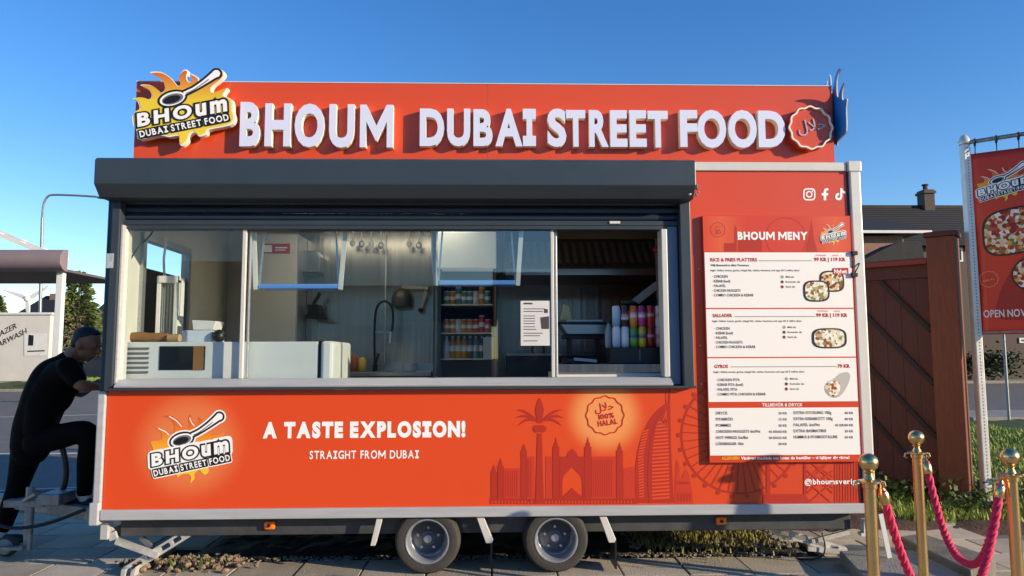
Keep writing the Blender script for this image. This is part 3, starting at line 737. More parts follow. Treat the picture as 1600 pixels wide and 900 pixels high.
# corner steadies
def slotted(a, b, wd, y, slots, m, name, t=.012):
    d = (b-a); L_ = d.length; d.normalize(); n = V((-d.z, 0, d.x))
    out = []
    for k in range(9): an = pi/2+pi*k/8; out.append((cos(an)*wd/2, sin(an)*wd/2))
    for k in range(9): an = -pi/2+pi*k/8; out.append((L_+cos(an)*wd/2, sin(an)*wd/2))
    hs_ = []
    for s0_, s1_ in slots: hs_.append(rrect(L_*s0_, L_*s1_, -wd*.26, wd*.26, wd*.12, 3))
    hs_.append(ring(L_*.02, 0, wd*.17, 12)); hs_.append(ring(L_*.98, 0, wd*.17, 12))
    return put(name, fill_mesh([out]+hs_, t/2), lambda p, q, c: a+d*p+n*q+V((0, c, 0)), m, TR)
STEADY = mat('steady steel', '#c3c2bc', .45, .35, var=.2, vscale=15)
a = P(293, 833, .12); b = P(196, 893, .12); b.y = a.y; j1 = slotted(b, a, .058, .12, [(.10, .27), (.36, .5), (.58, .72), (.77, .9)], STEADY, 'corner_steady')
MB().bar(P(182, 845, .1), P(247, 868, .1), .035, .035, (0, 1, 0)).build('screw_rod', STEADY, j1)
MB().bar(P(219, 838, .16), P(242, 860, .16), .02, .03, (0, 1, 0)).build('brace', GALV, j1)
MB().prism([P(190, 890, .05), P(196, 890, .05), P(194, 905, .05), P(187, 905, .05)], (0, .1, 0)).build('foot', STEADY, j1)
MB().prism([P(205, 892, .05), P(212, 886, .05), P(208, 905, .05), P(202, 905, .05)], (0, .1, 0)).build('foot', STEADY, j1)
br = MB(); q = P(158, 816, .06); q2 = P(169, 843, .06); br.box(q.x, q2.x, .05, .12, q2.z, q.z)
br.bar(P(170, 840, .08), P(183, 835, .08), .05, .02); br.prism([P(169, 817, .08), P(178, 829, .08), P(169, 833, .08)], (0, .02, 0))
part(br, 'steady_bracket', RAIL, bevel=.004)
part(MB().bar(P(176, 834, .13), P(204, 820, .13), .06, .05), 'bracket_arm', BLACK)
a = P(1212, 829, .3); b = P(1318, 860, .3); a.y = b.y = .3; j2 = slotted(a, b, .055, .3, [(.08, .2), (.28, .45), (.55, .72), (.8, .92)], STEADY, 'corner_steady')
MB().bar(P(1268, 846, .28), P(1326, 831, .28), .022, .03, (0, 1, 0)).build('screw_rod', STEADY, j2)
MB().bar(P(1318, 862, .28), P(1262, 857, .28), .022, .03, (0, 1, 0)).build('brace', STEADY, j2)
cpts = [P(1290, 815, .2), P(1288, 826, .2), P(1300, 830, .2), P(1318, 826, .2), P(1326, 828, .2)]
part(MB().tube(smoothed([tuple(p) for p in cpts], 5, False), .006, 6), 'cable', BLACK)
cpts = [P(1284, 832, .25), P(1289, 852, .25), P(1285, 868, .25), P(1266, 874, .25), P(1245, 873, .3)]
part(MB().tube(smoothed([tuple(p) for p in cpts], 5, False), .005, 6), 'cable', BLACK)
part(MB().prism([P(1350, 812, .05), P(1357, 812, .05), P(1357, 838, .05), P(1346, 838, .05), P(1346, 833, .05), P(1350, 833, .05)], (0, .05, 0)), 'rear_lamp_bracket', POSTW)
hq = P(1364, 620, .1)
hb_ = MB(); hb_.tube(smoothed([(XR-.01, .14, hq.z+.09), (XR+.03, .14, hq.z+.09), (XR+.045, .14, hq.z+.06), (XR+.045, .14, hq.z-.06), (XR+.03, .14, hq.z-.09), (XR-.01, .14, hq.z-.09)], 4, False), .012, 8)
part(hb_, 'door_handle', GALV, smooth=50)
for v in (396, 430):
    q = P(1334, v, -.03); part(MB().box(q.x-.02, q.x+.02, -.05, -.02, q.z-.012, q.z+.014), 'cable_clip', BLACK, bevel=.003)
part(MB().tube(smoothed([tuple(P(1331, 397, -.035)), tuple(P(1335, 405, -.04)), tuple(P(1333, 418, -.035)), tuple(P(1343, 411, -.04)), tuple(P(1334, 430, -.04))], 4, False), .004, 6), 'cable', BLACK)
# drawbar
cy = .62; hx = P(-40, 788, cy).x; zd = P(60, 787, cy).z
part(MB().bar((XL+.3, .3, CH+.03), (XL-1.35, DEP/2-.02, zd-.03), .09, .06), 'drawbar', GALV, bevel=.006)
part(MB().bar((XL+.3, DEP-.3, CH+.03), (XL-1.35, DEP/2+.02, zd-.03), .09, .06), 'drawbar', GALV, bevel=.006)
part(MB().tube([(XL-1.3, DEP/2, zd), (XL-1.75, DEP/2, zd+.02)], .045, 12), 'coupling', GALV, smooth=40)
part(MB().box(P(58, 775, .5).x, P(92, 775, .5).x, .5, .72, zd+.005, zd+.085), 'brake_housing', GALV, bevel=.01)
part(MB().tube(smoothed([tuple(P(92, 783, .7)), tuple(P(102, 752, .7)), tuple(P(103, 725, .7)), tuple(P(97, 697, .7))], 5, False), .02, 10), 'handbrake_lever', BLACK, smooth=50)
jx = P(49, 800, .62).x; jt = P(52, 760, .62).z; jb = P(47, 858, .62).z
jk = part(MB().tube([(jx, .6, jb), (jx, .6, jt)], .03, 14), 'jockey_post', GALV, smooth=40)
MB().bar((jx-.16, .6, zd+.01), (jx+.12, .6, zd+.01), .05, .09).build('clamp', GALV, jk, bevel=.005)
MB().bar((jx-.02, .56, zd+.03), (jx+.1, .5, zd+.09), .02, .03).build('clamp_handle', GALV, jk)
jw = P(12, 853, .6); rjw = jw.z-.034
part(MB().bar((jx+.02, .53, jb+.03), (jx-.2, .53, jw.z), .05, .02, (0, 1, 0)), 'jockey_fork', GALV)
jwl = part(MB().lathe([(.035, -.035), (rjw-.02, -.035), (rjw, -.02), (rjw, .02), (rjw-.02, .035), (.035, .035)], (jw.x, .6, jw.z), 'y', 28), 'jockey_wheel', RUBBER, smooth=40)
MB().lathe([(0, -.04), (.05, -.04), (.055, -.034)], (jw.x, .6, jw.z), 'y', 20).build('hub', GALV, jwl)
hose = [(XL-.35, .55, zd-.03), (XL-.6, .5, zd-.12), (XL-.85, .48, zd-.13), (XL-1.1, .52, zd-.02)]
part(MB().tube(smoothed(hose, 5, False), .012, 8), 'brake_cable', BLACK)
sx_ = P(152, 640, .25).x
part(MB().tube(smoothed([(XL-.07, .75, 1.42), (XL-.09, .75, 1.3), (XL-.09, .75, 1.12), (XL-.07, .75, 1.0)], 4, False), .016, 8), 'grab_handle', ALU)

# ------------------------------------------------------------------ serving window surround
GZ0 = ZSILL-.018
part(MB().box(P(173, 450, 0).x-.0, P(186, 450, 0).x, -.03, .06, GZ0, ZO+.16), 'shutter_guide', ANTH2, bevel=.005)
part(MB().box(XL+.0, P(173, 450, 0).x-.003, -.01, .05, GZ0, ZO+.3), 'side_cheek', ANTH2, bevel=.005)
part(MB().box(P(1063, 450, 0).x, XG+.004, -.03, .06, GZ0+.01, ZO+.16), 'shutter_guide', ANTH2, bevel=.006)
sk = P(172, 407, -.03); stick = MB(); stick.box(sk.x-.02, sk.x+.022, -.036, -.0305, sk.z-.05, sk.z+.045)
part(stick, 'sticker', mat('foil sticker', '#c9c8c4', .3, .4, var=.3, vscale=40))
# curtain of slats still showing below the box
sb = MB(); x0 = P(187, 330, .05).x; x1 = P(1062, 330, .05).x; nsl = 4; hz = (ZO+.20-ZO)/nsl
for k in range(nsl):
    z0 = ZO+k*hz
    sb.prism([(x0, .05, z0), (x0, .036, z0+.006), (x0, .03, z0+hz*.5), (x0, .036, z0+hz-.008), (x0, .05, z0+hz-.002), (x0, .06, z0+hz-.002), (x0, .06, z0)], (x1-x0, 0, 0))
part(sb, 'shutter_curtain', SLAT, smooth=50)
ee = MB().box(x0, x1, .02, .07, ZO-.035, ZO-.002); ec = part(ee, 'shutter_end_bar', ANTH2, bevel=.004)
q = P(960, 338, .03); MB().box(q.x-.035, q.x+.035, .012, .019, ZO-.022, ZO-.006).build('latch_label', WHITE, ec)
# box above: front face, sloped underside, end caps with bolts
yb_ = -.195
bx0 = P(147, 265, yb_).x; bx1 = P(1087.5, 270, yb_).x; zb1 = P(600, 247, yb_).z; zb0 = P(600, 288, yb_).z; zb2 = P(600, 310, -.12).z
prof = [(.05, zb1), (yb_+.02, zb1), (yb_, zb1-.015), (yb_, zb0), (-.12, zb2), (.05, zb2)]
part(MB().prism([(bx0, y, z) for y, z in prof], (bx1-bx0, 0, 0)), 'shutter_box', ANTH, bevel=.006)
for y, z, r_ in ((-.14, zb0-.0, .02), (-.125, zb0-.045, .012)):
    part(MB().lathe([(0, -.0), (r_*.8, 0), (r_, .004), (r_, .01)], (bx1+.012, y, z), 'x', 16), 'cap_bolt', ALU)
    part(MB().lathe([(0, -.012), (r_*.8, -.01), (r_, -.002)], (bx1-.03, yb_+.035 if r_ > .015 else yb_+.055, z), 'y', 16), 'cap_bolt', ALU)
# window frame: jambs, sill, mullions
part(MB().box(P(186.5, 450, 0).x, P(190.5, 450, 0).x, -.015, .1, ZSILL+.0, ZO-.04), 'window_jamb', RAIL, bevel=.003)
part(MB().box(P(191.2, 450, .03).x, P(195.2, 450, .03).x, .02, .1, ZSILL+.02, ZO-.04), 'window_jamb', POSTW, bevel=.003)
sl_ = MB(); xs0 = P(184, 596, 0).x; xs1 = P(1049, 596, 0).x
sl_.prism([(xs0, -.05, ZSILL), (xs0, -.055, ZSILL+.012), (xs0, .02, ZSILL+.052), (xs0, .12, ZSILL+.055), (xs0, .12, ZSILL-.0)], (xs1-xs0, 0, 0))
part(sl_, 'window_sill', RAIL, bevel=.003)
part(MB().box(xs0-.05, XG+.004, -.06, -.0, ZSILL-.016, ZSILL-.002), 'drip_edge', ANTH2)
part(MB().box(xs0, xs1, .02, .12, ZO-.06, ZO-.037), 'window_head', ANTH2)
zs = ZSILL+.055
def mull(u, wpx, y, m, name='mullion', d=.025):
    x = P(u, 470, y).x; h = wpx/238/2; return part(MB().box(x-h, x+h, y, y+d, zs, ZO-.06), name, m, bevel=.003)
mull(379, 6, .04, POSTW); mull(388.5, 3, .085, ALU); mull(679, 4, .085, BLACK, 'mullion'); mull(863.5, 5, .045, POSTW); mull(869, 4, .08, ALU)
x0 = P(1034.5, 470, .02).x; x1 = P(1043.5, 470, .02).x
part(MB().box(x0, x1, .0, .12, zs, ZO-.06), 'window_jamb', POSTW, bevel=.004)
rj = MB(); x2 = P(1046, 470, .02).x; x3 = P(1061, 470, .02).x; rj.box(x1+.002, x3, .02, .09, zs-.05, ZO-.04)
part(rj, 'jamb_filler', mat('blue grey jamb', '#5d6f86', .45, .2), bevel=.004)
def pane(u0, u1, y, m):
    a = P(u0, 470, y).x; b = P(u1, 470, y).x
    return part(MB().box(a, b, y, y+.005, zs+.002, ZO-.062), 'window_pane', m)
pane(196, 376, .05, PANE); pane(386, 680, .095, PANE); pane(677, 861, .055, PANE2)
# folded flap shelves seen through the panes: brackets and blue edge board
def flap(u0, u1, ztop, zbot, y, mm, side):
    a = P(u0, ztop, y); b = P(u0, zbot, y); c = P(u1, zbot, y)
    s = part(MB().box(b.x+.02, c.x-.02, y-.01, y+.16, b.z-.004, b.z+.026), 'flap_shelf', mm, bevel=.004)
    for x, sg in ((b.x, 1), (c.x, -1)):
        MB().bar((x-.03*sg, y, a.z), (x+.0, y, b.z-.01), .03, .012, (1, 0, 0)).build('bracket', POSTW, s)
        MB().bar((x+.045*sg, y+.02, a.z), (x+.015*sg, y+.02, b.z), .012, .008, (1, 0, 0)).build('bracket_stay', ALU, s)
FLAP = mat('sky reflection blue', '#5f93e0', .25, coat=.5)  # this blue paints the sky's reflection onto the shelf
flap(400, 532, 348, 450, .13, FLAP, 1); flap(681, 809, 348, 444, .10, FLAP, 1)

# ------------------------------------------------------------------ roof sign
SY = .02; Fs = front(SY)
sx0 = P(211, 190, SY).x; sx1 = P(1301.5, 190, SY).x; sz0 = ZROOF+.006; sz1 = P(760, 131.5, SY).z; sxm = P(762, 190, SY).x
sg = MB(); sg.box(sx0, sxm-.002, SY, SY+.45, sz0, sz1); sg.box(sxm+.002, sx1, SY, SY+.45, sz0, sz1)
SGN = part(sg, 'sign_board', SIGNM)
MB().box(sxm-.0018, sxm+.0018, SY+.002, SY+.44, sz0, sz1-.002).build('joint_strip', mat('joint strip', '#e0b080', .5), SGN)
MB().box(sx0-.004, sx1+.004, SY-.004, SY+.45, sz1+.001, sz1+.006).build('sign_edge', WHITE, SGN)
LET = mat('letter face', '#d9dcf0', .35, coat=.3); LETS = mat('letter side', '#efe6d6', .4)
def Zm(ox, oy, s): return lambda x, y: (ox+x/s, oy+y/s)
za, zb, zc_ = Zm(140, 90, 3.2), Zm(600, 90, 3.2), Zm(1050, 90, 3.6)
LBOX = [('B', za, 748, 855, 222, 443), ('H', za, 873, 1008, 229, 443), ('O', za, 1022, 1176, 230, 448), ('U', za, 1195, 1325, 233, 450), ('M', za, 1350, 1518, 236, 448)]
LBOX += [(c, zb, *q) for c, *q in (('D', 178, 301, 255, 442), ('U', 315, 431, 255, 443), ('B', 447, 543, 258, 442), ('A', 557, 692, 256, 443), ('\u0131', 695, 759, 256, 442), ('S', 818, 911, 255, 446), ('T', 912, 1006, 262, 445), ('R', 1027, 1121, 262, 446), ('E', 1133, 1215, 263, 446), ('E', 1230, 1311, 263, 446), ('T', 1322, 1418, 266, 449))]
LBOX += [(c, zc_, *q) for c, *q in (('F', 48, 141, 295, 502), ('O', 147, 302, 294, 508), ('O', 320, 474, 295, 508), ('D', 490, 634, 299, 504))]
LY = -.036; FLt = front(LY); LD = .054
for ch, zf, a, b, c, d in LBOX:
    g = glyph(ch, .042, .5); bb = bbox(g[0]); p0 = P(*zf(a, d), LY); p1 = P(*zf(b, c), LY)
    def tw(x, y, z): return V((p0.x+(x-bb[0])/(bb[1]-bb[0])*(p1.x-p0.x), LY+LD*(.5-z), p0.z+(y-bb[2])/(bb[3]-bb[2])*(p1.z-p0.z)))
    o = put('sign_letter', g, tw, LETS, SGN)
    o.data.materials.append(LET)
    for p in o.data.polygons:
        if all(o.data.vertices[i].co.y+DEP/2 < LY+.001 for i in p.vertices): p.material_index = 1

# ------------------------------------------------------------------ the flame-and-spoon badge, used in several sizes
FLAME = [(236, 330), (232, 312), (224, 291), (240, 285), (262, 284), (272, 270), (262, 245), (240, 231), (262, 233), (288, 245), (308, 262), (322, 245), (318, 212), (300, 193), (275, 183), (305, 182), (335, 198), (356, 222), (368, 236), (384, 222), (378, 200), (388, 176), (392, 200), (408, 220), (424, 205), (418, 187), (436, 200), (446, 218), (462, 222), (480, 236), (470, 262), (492, 262), (530, 250), (522, 272), (545, 288), (540, 330), (500, 380), (464, 394), (462, 412), (448, 424), (434, 416), (424, 404), (404, 420), (404, 440), (386, 458), (390, 436), (378, 420), (350, 424), (335, 434), (325, 418), (280, 410), (240, 400)]
def gradient(name, stops, axis='Z', rough=.4, coat=.2):
    m = mat(name, '#ffffff', rough, coat=coat); t = m.node_tree
    tc = t.nodes.new('ShaderNodeTexCoord'); sp_ = t.nodes.new('ShaderNodeSeparateXYZ'); rp_ = t.nodes.new('ShaderNodeValToRGB')
    t.links.new(tc.outputs['Generated'], sp_.inputs[0]); t.links.new(sp_.outputs[axis], rp_.inputs[0])
    e = rp_.color_ramp.elements
    while len(e) < len(stops): e.new(.5)
    for k, (p_, c_) in enumerate(stops): e[k].position = p_; e[k].color = (*lin(c_), 1)
    t.links.new(rp_.outputs[0], bsdf(m).inputs['Base Color']); return m
FLM = gradient('flame print', [(0, '#f0c62a'), (.45, '#f2b02a'), (.75, '#e5781f'), (1, '#d8501c')])
FLMS = gradient('flame sign face', [(0, '#ecd230'), (.58, '#e8c62c'), (.8, '#dc9426'), (1, '#c9561f')])
SPOONG = mat('spoon grey print', '#6f6f73', .4)
def lerp_rot(x, y, ox, oy, ang): return (ox+x*cos(ang)+y*sin(ang), oy-x*sin(ang)+y*cos(ang))
def badge(to_world, parent, flame_mat, off, d=.0012, flame=True, halo=True):
    """to_world(x, y, off): x right and y DOWN in the badge's own units; layered flat prints"""
    def lay(name, vf, o_, m): return put(name, vf, lambda a, b, c: to_world(a, b, off+o_*d+c), m, parent)
    if flame: lay('flame_print', fill_mesh([smoothed(FLAME, 3)]), 0, flame_mat)
    # spoon
    bowl = ring(352, 282, 46, 28, 25, R(-17)); hnd = [(392, 262), (425, 245), (462, 220), (500, 190)]
    hw = [12, 11, 15, 24]
    L, Rr = stroke(smoothed(hnd, 4, False), [hw[min(3, int(i/4))]+(hw[min(3, int(i/4)+1)]-hw[min(3, int(i/4))])*(i % 4)/4 for i in range(13)])
    hp = L+[(512+13*cos(a), 184+13*sin(a)) for a in (0.9, .3, -.3, -.9, -1.6)][:0]+Rr[::-1]
    def grown(g):
        b_ = ring(352, 282, 46+g, 28, 25+g, R(-17)); hw2 = [q+2*g for q in hw]
        l, r_ = stroke(smoothed(hnd, 4, False), [hw2[min(3, int(i/4))]+(hw2[min(3, int(i/4)+1)]-hw2[min(3, int(i/4))])*(i % 4)/4 for i in range(13)])
        e = ring(506, 186, 14+g, 16)
        out = []
        for k, poly in enumerate((b_, l+r_[::-1], e)):
            v, f = fill_mesh([poly]); out.append(([(x, y, k*.00002) for x, y, z in v], f))
        return merge(*out)
    if halo: lay('spoon_halo', grown(14), 1, PRINTW)
    lay('spoon_outline', grown(8), 2, PRINTB)
    lay('spoon_shape', grown(0), 3, PRINTW)
    lay('spoon_bowl', fill_mesh([ring(353, 283, 39, 24, 19.5, R(-17))]), 4.2, SPOONG)
    lay('spoon_bowl_shade', fill_mesh([ring(350, 285, 32, 20, 14, R(-17))]), 5.2, PRINTB)
    lay('spoon_groove', ribbon(smoothed([(400, 262), (430, 246), (480, 208)], 4, False), 4), 4.2, SPOONG)
    # lettering
    for word, x0, y0, x1, y1, h, wt, ol, gap, sh, name in (('BHOum', 230, 388, 545, 326, 45, .045, .085, .17, .26, 'big_word'), ('DUBA\u0131 STREET FOOD', 240, 430, 552, 364, 23, .03, .17, .15, 0, 'small_word')):
        ang = math.atan2(y0-y1, x1-x0); wlen = sqrt((x1-x0)**2+(y1-y0)**2)
        big = name == 'big_word'
        for grow, lev, mm, bx_m in ((.2 if big else .3, 6, PRINTW, True), (ol, 9, PRINTB, not big), (0, 12, PRINTW, False)):
            if lev == 6 and not halo: continue
            cnt = []; gl_, gf_, W_ = glyph_line(word, wt, gap, .30, 0, .00002, grow, bx_m, cnt)
            sx = wlen/W_; sy = h/.682
            if big:      # small letters drawn up to full height
                n = 0; vs2 = []
                for ch, k in cnt:
                    seg = gl_[n:n+k]; n += k; f_ = .682/.52 if ch in 'um' else 1
                    vs2 += [(v[0], v[1]*f_, v[2]) for v in seg]
                gl_ = vs2
            vs = []
            for x, y, z in gl_:
                X = x*sx+y*sh*sy*.6; Y = -y*sy; q = lerp_rot(X, Y, x0, y0, ang); vs.append((q[0], q[1], z))
            lay(name, (vs, gf_), lev if name == 'big_word' else lev+1.5, mm)
    if flame:
        lay('flame_streak', ribbon(smoothed([(300, 185), (330, 203), (352, 228)], 4, False), 4), 1, PRINTW)
        lay('flame_streak', ribbon(smoothed([(256, 234), (285, 248), (300, 262)], 4, False), 4), 1, PRINTW)
        lay('flame_streak', ribbon(smoothed([(384, 190), (392, 210), (404, 224)], 4, False), 3.5), 1, PRINTW)
# printed on the lower panel (badge units are the zoomed photo, 2.623 per pixel)
b_unit = lambda x, y: (150+x/2.623, 580+y/2.623)
prn = thing('x', 'x', 'x', (0, 0, 0)); bpy.data.objects.remove(prn)
def flat_root(name, parent, pl, pts, off, m):
    return put(name, fill_mesh([[pl.px(*q) for q in pts]]), lambda a, b, c: pl.w(a, b, off), m, parent)
class Rooted:
    pass
FPN = bpy.data.objects['front_panel']
def on_front(x, y, o): a = F0.px(*b_unit(x, y)); return F0.w(a[0], a[1], .0015+o)
badge(on_front, FPN, FLM, 0, .0003)
# solid badge on the roof sign: a thick flame-shaped plate with printed face
def badge_plate(face_y, to_xy, thick, name, parent, facem, sidem, swap=False):
    body = [(x, y) for x, y in smoothed(FLAME, 3)]
    return body
BW = 1.03
def sign_unit(x, y):   # badge units -> photo pixels of the roof badge
    return (208+(x-213)*.4445, 108+(y-168)*.408)
LBY = -.06; Fb = front(LBY)
PLATE = smoothed([(222, 330), (236, 318), (228, 292), (212, 282), (240, 276), (268, 284), (278, 270), (266, 245), (238, 229), (268, 228), (292, 240), (310, 258), (324, 245), (318, 214), (298, 194), (272, 180), (308, 178), (340, 196), (360, 220), (370, 232), (380, 222), (374, 198), (390, 172), (404, 172), (400, 200), (412, 218), (424, 205), (416, 185), (440, 198), (448, 216), (470, 196), (496, 172), (524, 170), (534, 186), (522, 206), (490, 236), (496, 258), (545, 240), (532, 268), (562, 286), (566, 330), (572, 360), (552, 384), (480, 400), (470, 418), (446, 426), (428, 410), (408, 424), (404, 444), (386, 462), (376, 452), (374, 424), (340, 428), (322, 424), (300, 424), (236, 438), (226, 420), (224, 400), (214, 385), (210, 350)], 3)
pl_px = [Fb.px(*sign_unit(x, y)) for x, y in PLATE]
pmesh = fill_mesh([pl_px], .0225)
plate = put('badge_plate', pmesh, lambda a, b, c: Fb.w(a, b, c-.0225), LETS, SGN)
cxm = sum(p[0] for p in pl_px)/len(pl_px); czm = sum(p[1] for p in pl_px)/len(pl_px)
put('badge_face', fill_mesh([[(cxm+(x-cxm)*.965, czm+(z-czm)*.955) for x, z in pl_px]]), lambda a, b, c: Fb.w(a, b, .002), FLMS, SGN)
def on_sign(x, y, o): a = Fb.px(*sign_unit(x, y)); return Fb.w(a[0], a[1], .003+o)
badge(on_sign, SGN, FLMS, 0, .0003, flame=False, halo=False)
st_ = MB()
for q in ((270, 300), (470, 360)):
    a = Fb.px(*sign_unit(*q)); st_.lathe([(.02, LBY+.045), (.02, SY)], (a[0], 0, a[1]), 'y', 10)
st_.build('badge_standoff', ALU, SGN)
# the same badge on the right end of the sign, facing the other way; we see its dark blue back
ex = sx1+.03; ecy = SY+.06; ez_ = sz0+.40
wpl = max(p[0] for p in pl_px)-min(p[0] for p in pl_px)
def end_w(a, b, c): return V((ex+.01+c*.44, ecy+(a-cxm)*.8, ez_+(b-czm)*1.08))
ebp = [Fb.px(*sign_unit(x, y)) for x, y in smoothed([(x, y if y > 250 else 250-(250-y)*1.25) for x, y in FLAME], 3)]; ebm = fill_mesh([ebp], .004)
put('end_badge', ebm, lambda x, y, z: V((ex+z, ecy+(x-cxm)*.78, ez_+(y-czm)*1.08)), mat('end badge edge', '#cfd4da', .4), SGN)
put('end_badge_back', fill_mesh([ebp]), lambda x, y, z: V((ex-.0055, ecy+(x-cxm)*.78, ez_+(y-czm)*1.08)), mat('blue badge back', '#2b93e6', .35), SGN)
put('end_badge_face', fill_mesh([ebp]), lambda x, y, z: V((ex+.0055, ecy+(x-cxm)*.78, ez_+(y-czm)*1.08)), FLMS, SGN)
MB().box(sx1-.001, ex+.005, SY+.1, SY+.3, sz0+.15, sz0+.35).build('badge_standoff', ALU, SGN)
# scalloped halal emblem standing off the sign
def scallop(cx, cy_, r_, amp, n=12, m_=96, ph=0): return [(cx+(r_+amp*cos(n*2*pi*k/m_+ph))*cos(2*pi*k/m_), cy_+(r_+amp*cos(n*2*pi*k/m_+ph))*sin(2*pi*k/m_)) for k in range(m_)]
HY = -.035; Fh = front(HY); hc = Fh.px(*zc_(777, 397)); he = Fh.px(*zc_(902, 397)); hr = (he[0]-hc[0])*.97
put('halal_plate', fill_mesh([scallop(hc[0], hc[1], hr, hr*.035)], .03), lambda a, b, c: Fh.w(a, b, c-.03), SIGNM, SGN)
put('halal_rim', fill_mesh([scallop(hc[0], hc[1], hr, hr*.035), scallop(hc[0], hc[1], hr*.93, hr*.035)], .008), lambda a, b, c: Fh.w(a, b, .009+c), LETS, SGN)
ARAB = '\uFEDD\uFEFC\uFEA3'
def arabic(name, to, cx, cy_, wd, ht, ang, m, parent, weight=.0, ext=0):
    vf = text_mesh(ARAB, weight, ext, 4); b_ = bbox(vf[0])
    def tw(x, y, z):
        X = ((x-b_[0])/(b_[1]-b_[0])-.5)*wd; Y = ((y-b_[2])/(b_[3]-b_[2])-.5)*ht
        return to(cx+X*cos(ang)-Y*sin(ang), cy_+X*sin(ang)+Y*cos(ang), z)
    return put(name, vf, tw, m, parent)
ac = Fh.px(*zc_(785, 390))
arabic('halal_script', lambda a, b, c: Fh.w(a, b, .004+c), ac[0], ac[1], hr*1.3, hr*.72, R(9), mat('script grey', '#b9a7b4', .4), SGN, .0, .003)

# ------------------------------------------------------------------ prints on the front panel
def ttl(name, s, pl, off, u0, v0, u1, h, m, parent, weight=.05, gap=.085, word=.3, v1=None):
    a0, b0 = pl.px(u0, v0); a1, b1 = pl.px(u1, v0 if v1 is None else v1); hh = pl.px(u0, v0-h)[1]-b0
    vs, fs, W_ = glyph_line(s, weight, gap, word)
    return put(name, (vs, fs), lambda x, y, z: pl.w(a0+x/W_*(a1-a0), b0+y/.682*hh, off), m, parent)
ttl('slogan', 'A TASTE EXPLOS\u0131ON!', F0, .0015, 410.6, 683, 727.3, 21.5, PRINTW, FPN, .066, .08, .34)
ttl('slogan', 'STRA\u0131GHT FROM DUBA\u0131', F0, .0015, 483.6, 717, 654.4, 12.2, PRINTW, FPN, .018, .13, .38)
Z2 = lambda x, y: (740+x/2.5806, 590+y/2.5806)
def zp(pts): return [Z2(*p) for p in pts]
def fz(name, polys, off, m): return flat_px(name, [zp(q) for q in polys], F0, off, m, FPN)
def crescent(x0, y0, x1, y1, sag, w_):
    mx_, my_ = (x0+x1)/2, (y0+y1)/2-sag; up = [(x0, y0)]; n = 8
    U = [((1-t)**2*x0+2*t*(1-t)*mx_+t*t*x1, (1-t)**2*y0+2*t*(1-t)*(my_-w_)+t*t*y1) for t in [k/n for k in range(n+1)]]
    D = [((1-t)**2*x0+2*t*(1-t)*(mx_)+t*t*x1, (1-t)**2*y0+2*t*(1-t)*(my_+w_)+t*t*y1) for t in [k/n for k in range(1, n)]]
    return U+D[::-1]
lv = []
for k, q in enumerate(((172, 130, 26), (168, 163, 34), (176, 197, 44), (360, 130, 26), (364, 163, 34), (357, 197, 44), (266, 82, 0))):
    v, f = fill_mesh([[F0.px(*Z2(*p)) for p in (crescent(266, 184, q[0], q[1], q[2], 11) if k < 6 else [(258, 184), (248, 130), (256, 100), (266, 80), (276, 100), (284, 130), (274, 184)])]]); lv.append(([(a, b, k*.0001) for a, b, c in v], f))
put('palm_print', merge(*lv), lambda a, b, c: F0.w(a, b, .0016+c), DKRED, FPN)
fz('palm_print', [[(249, 509), (257, 225), (275, 225), (284, 509)]], .0022, DKRED)
fz('palm_print', [[(240, 200), (250, 192), (283, 192), (293, 200), (292, 214), (280, 222), (266, 218), (252, 222), (241, 214)]], .0026, DKRED)
def tower(x0, x1, yt_, tip): 
    c = (x0+x1)/2; w_ = (x1-x0)
    return [(x0, 508), (x0, yt_), (x0-2, yt_-4), (x0+w_*.2, yt_-8), (x0+w_*.2, yt_-18), (c-w_*.12, yt_-26), (c, tip), (c+w_*.12, yt_-26), (x1-w_*.2, yt_-18), (x1-w_*.2, yt_-8), (x1+2, yt_-4), (x1, yt_)] [0:12]+[(x1, 508)]
blocks = [[(122, 487), (122, 366), (189, 366), (189, 487)], [(216, 487), (216, 318), (246, 318), (246, 487)], [(290, 487), (290, 318), (317, 318), (317, 487)], [(476, 487), (476, 318), (574, 318), (574, 487)], [(603, 487), (603, 366), (650, 358), (650, 487)]]
fz('skyline_print', blocks, .0014, MDRED)
arch = [(346, 487), (346, 318), (376, 318), (380, 302), (397, 286), (416, 302), (420, 318), (446, 318), (446, 487)]
hole = [(358, 486), (358, 420), (364, 396), (380, 378), (397, 360), (414, 378), (432, 396), (438, 420), (438, 486)]
fz('skyline_print', [arch, hole], .0016, DKRED)
tw_ = [tower(*q) for q in ((70, 94, 385, 350), (97, 121, 362, 322), (191, 215, 300, 266), (319, 345, 285, 238), (447, 475, 285, 236), (576, 602, 300, 260))]
fz('skyline_print', [[(x, min(y, 487)) for x, y in t] for t in tw_], .0020, DKRED)
fz('skyline_print', [[(66, 509), (66, 488), (660, 488), (660, 509)]]+[[(74+i*13.2, 506), (74+i*13.2, 497), (78+i*13.2, 493), (82+i*13.2, 497), (82+i*13.2, 506)] for i in range(14)]+[[(290+i*13.2, 506), (290+i*13.2, 497), (294+i*13.2, 493), (298+i*13.2, 497), (298+i*13.2, 506)] for i in range(27)], .0018, DKRED)
fz('skyline_print', [[(360, 487), (360, 478), (380, 462), (397, 444), (414, 462), (436, 478), (436, 487)]], .0022, DKRED)
wn = []
for x0, x1, y0, y1 in ((482, 570, 330, 480), (128, 186, 376, 480), (220, 244, 330, 480)):
    for i in range(int((x1-x0)/9)): wn.append([(x0+i*9, y0), (x0+i*9+3, y0), (x0+i*9+3, y1), (x0+i*9, y1)])
fz('skyline_print', wn, .0020, DKRED)
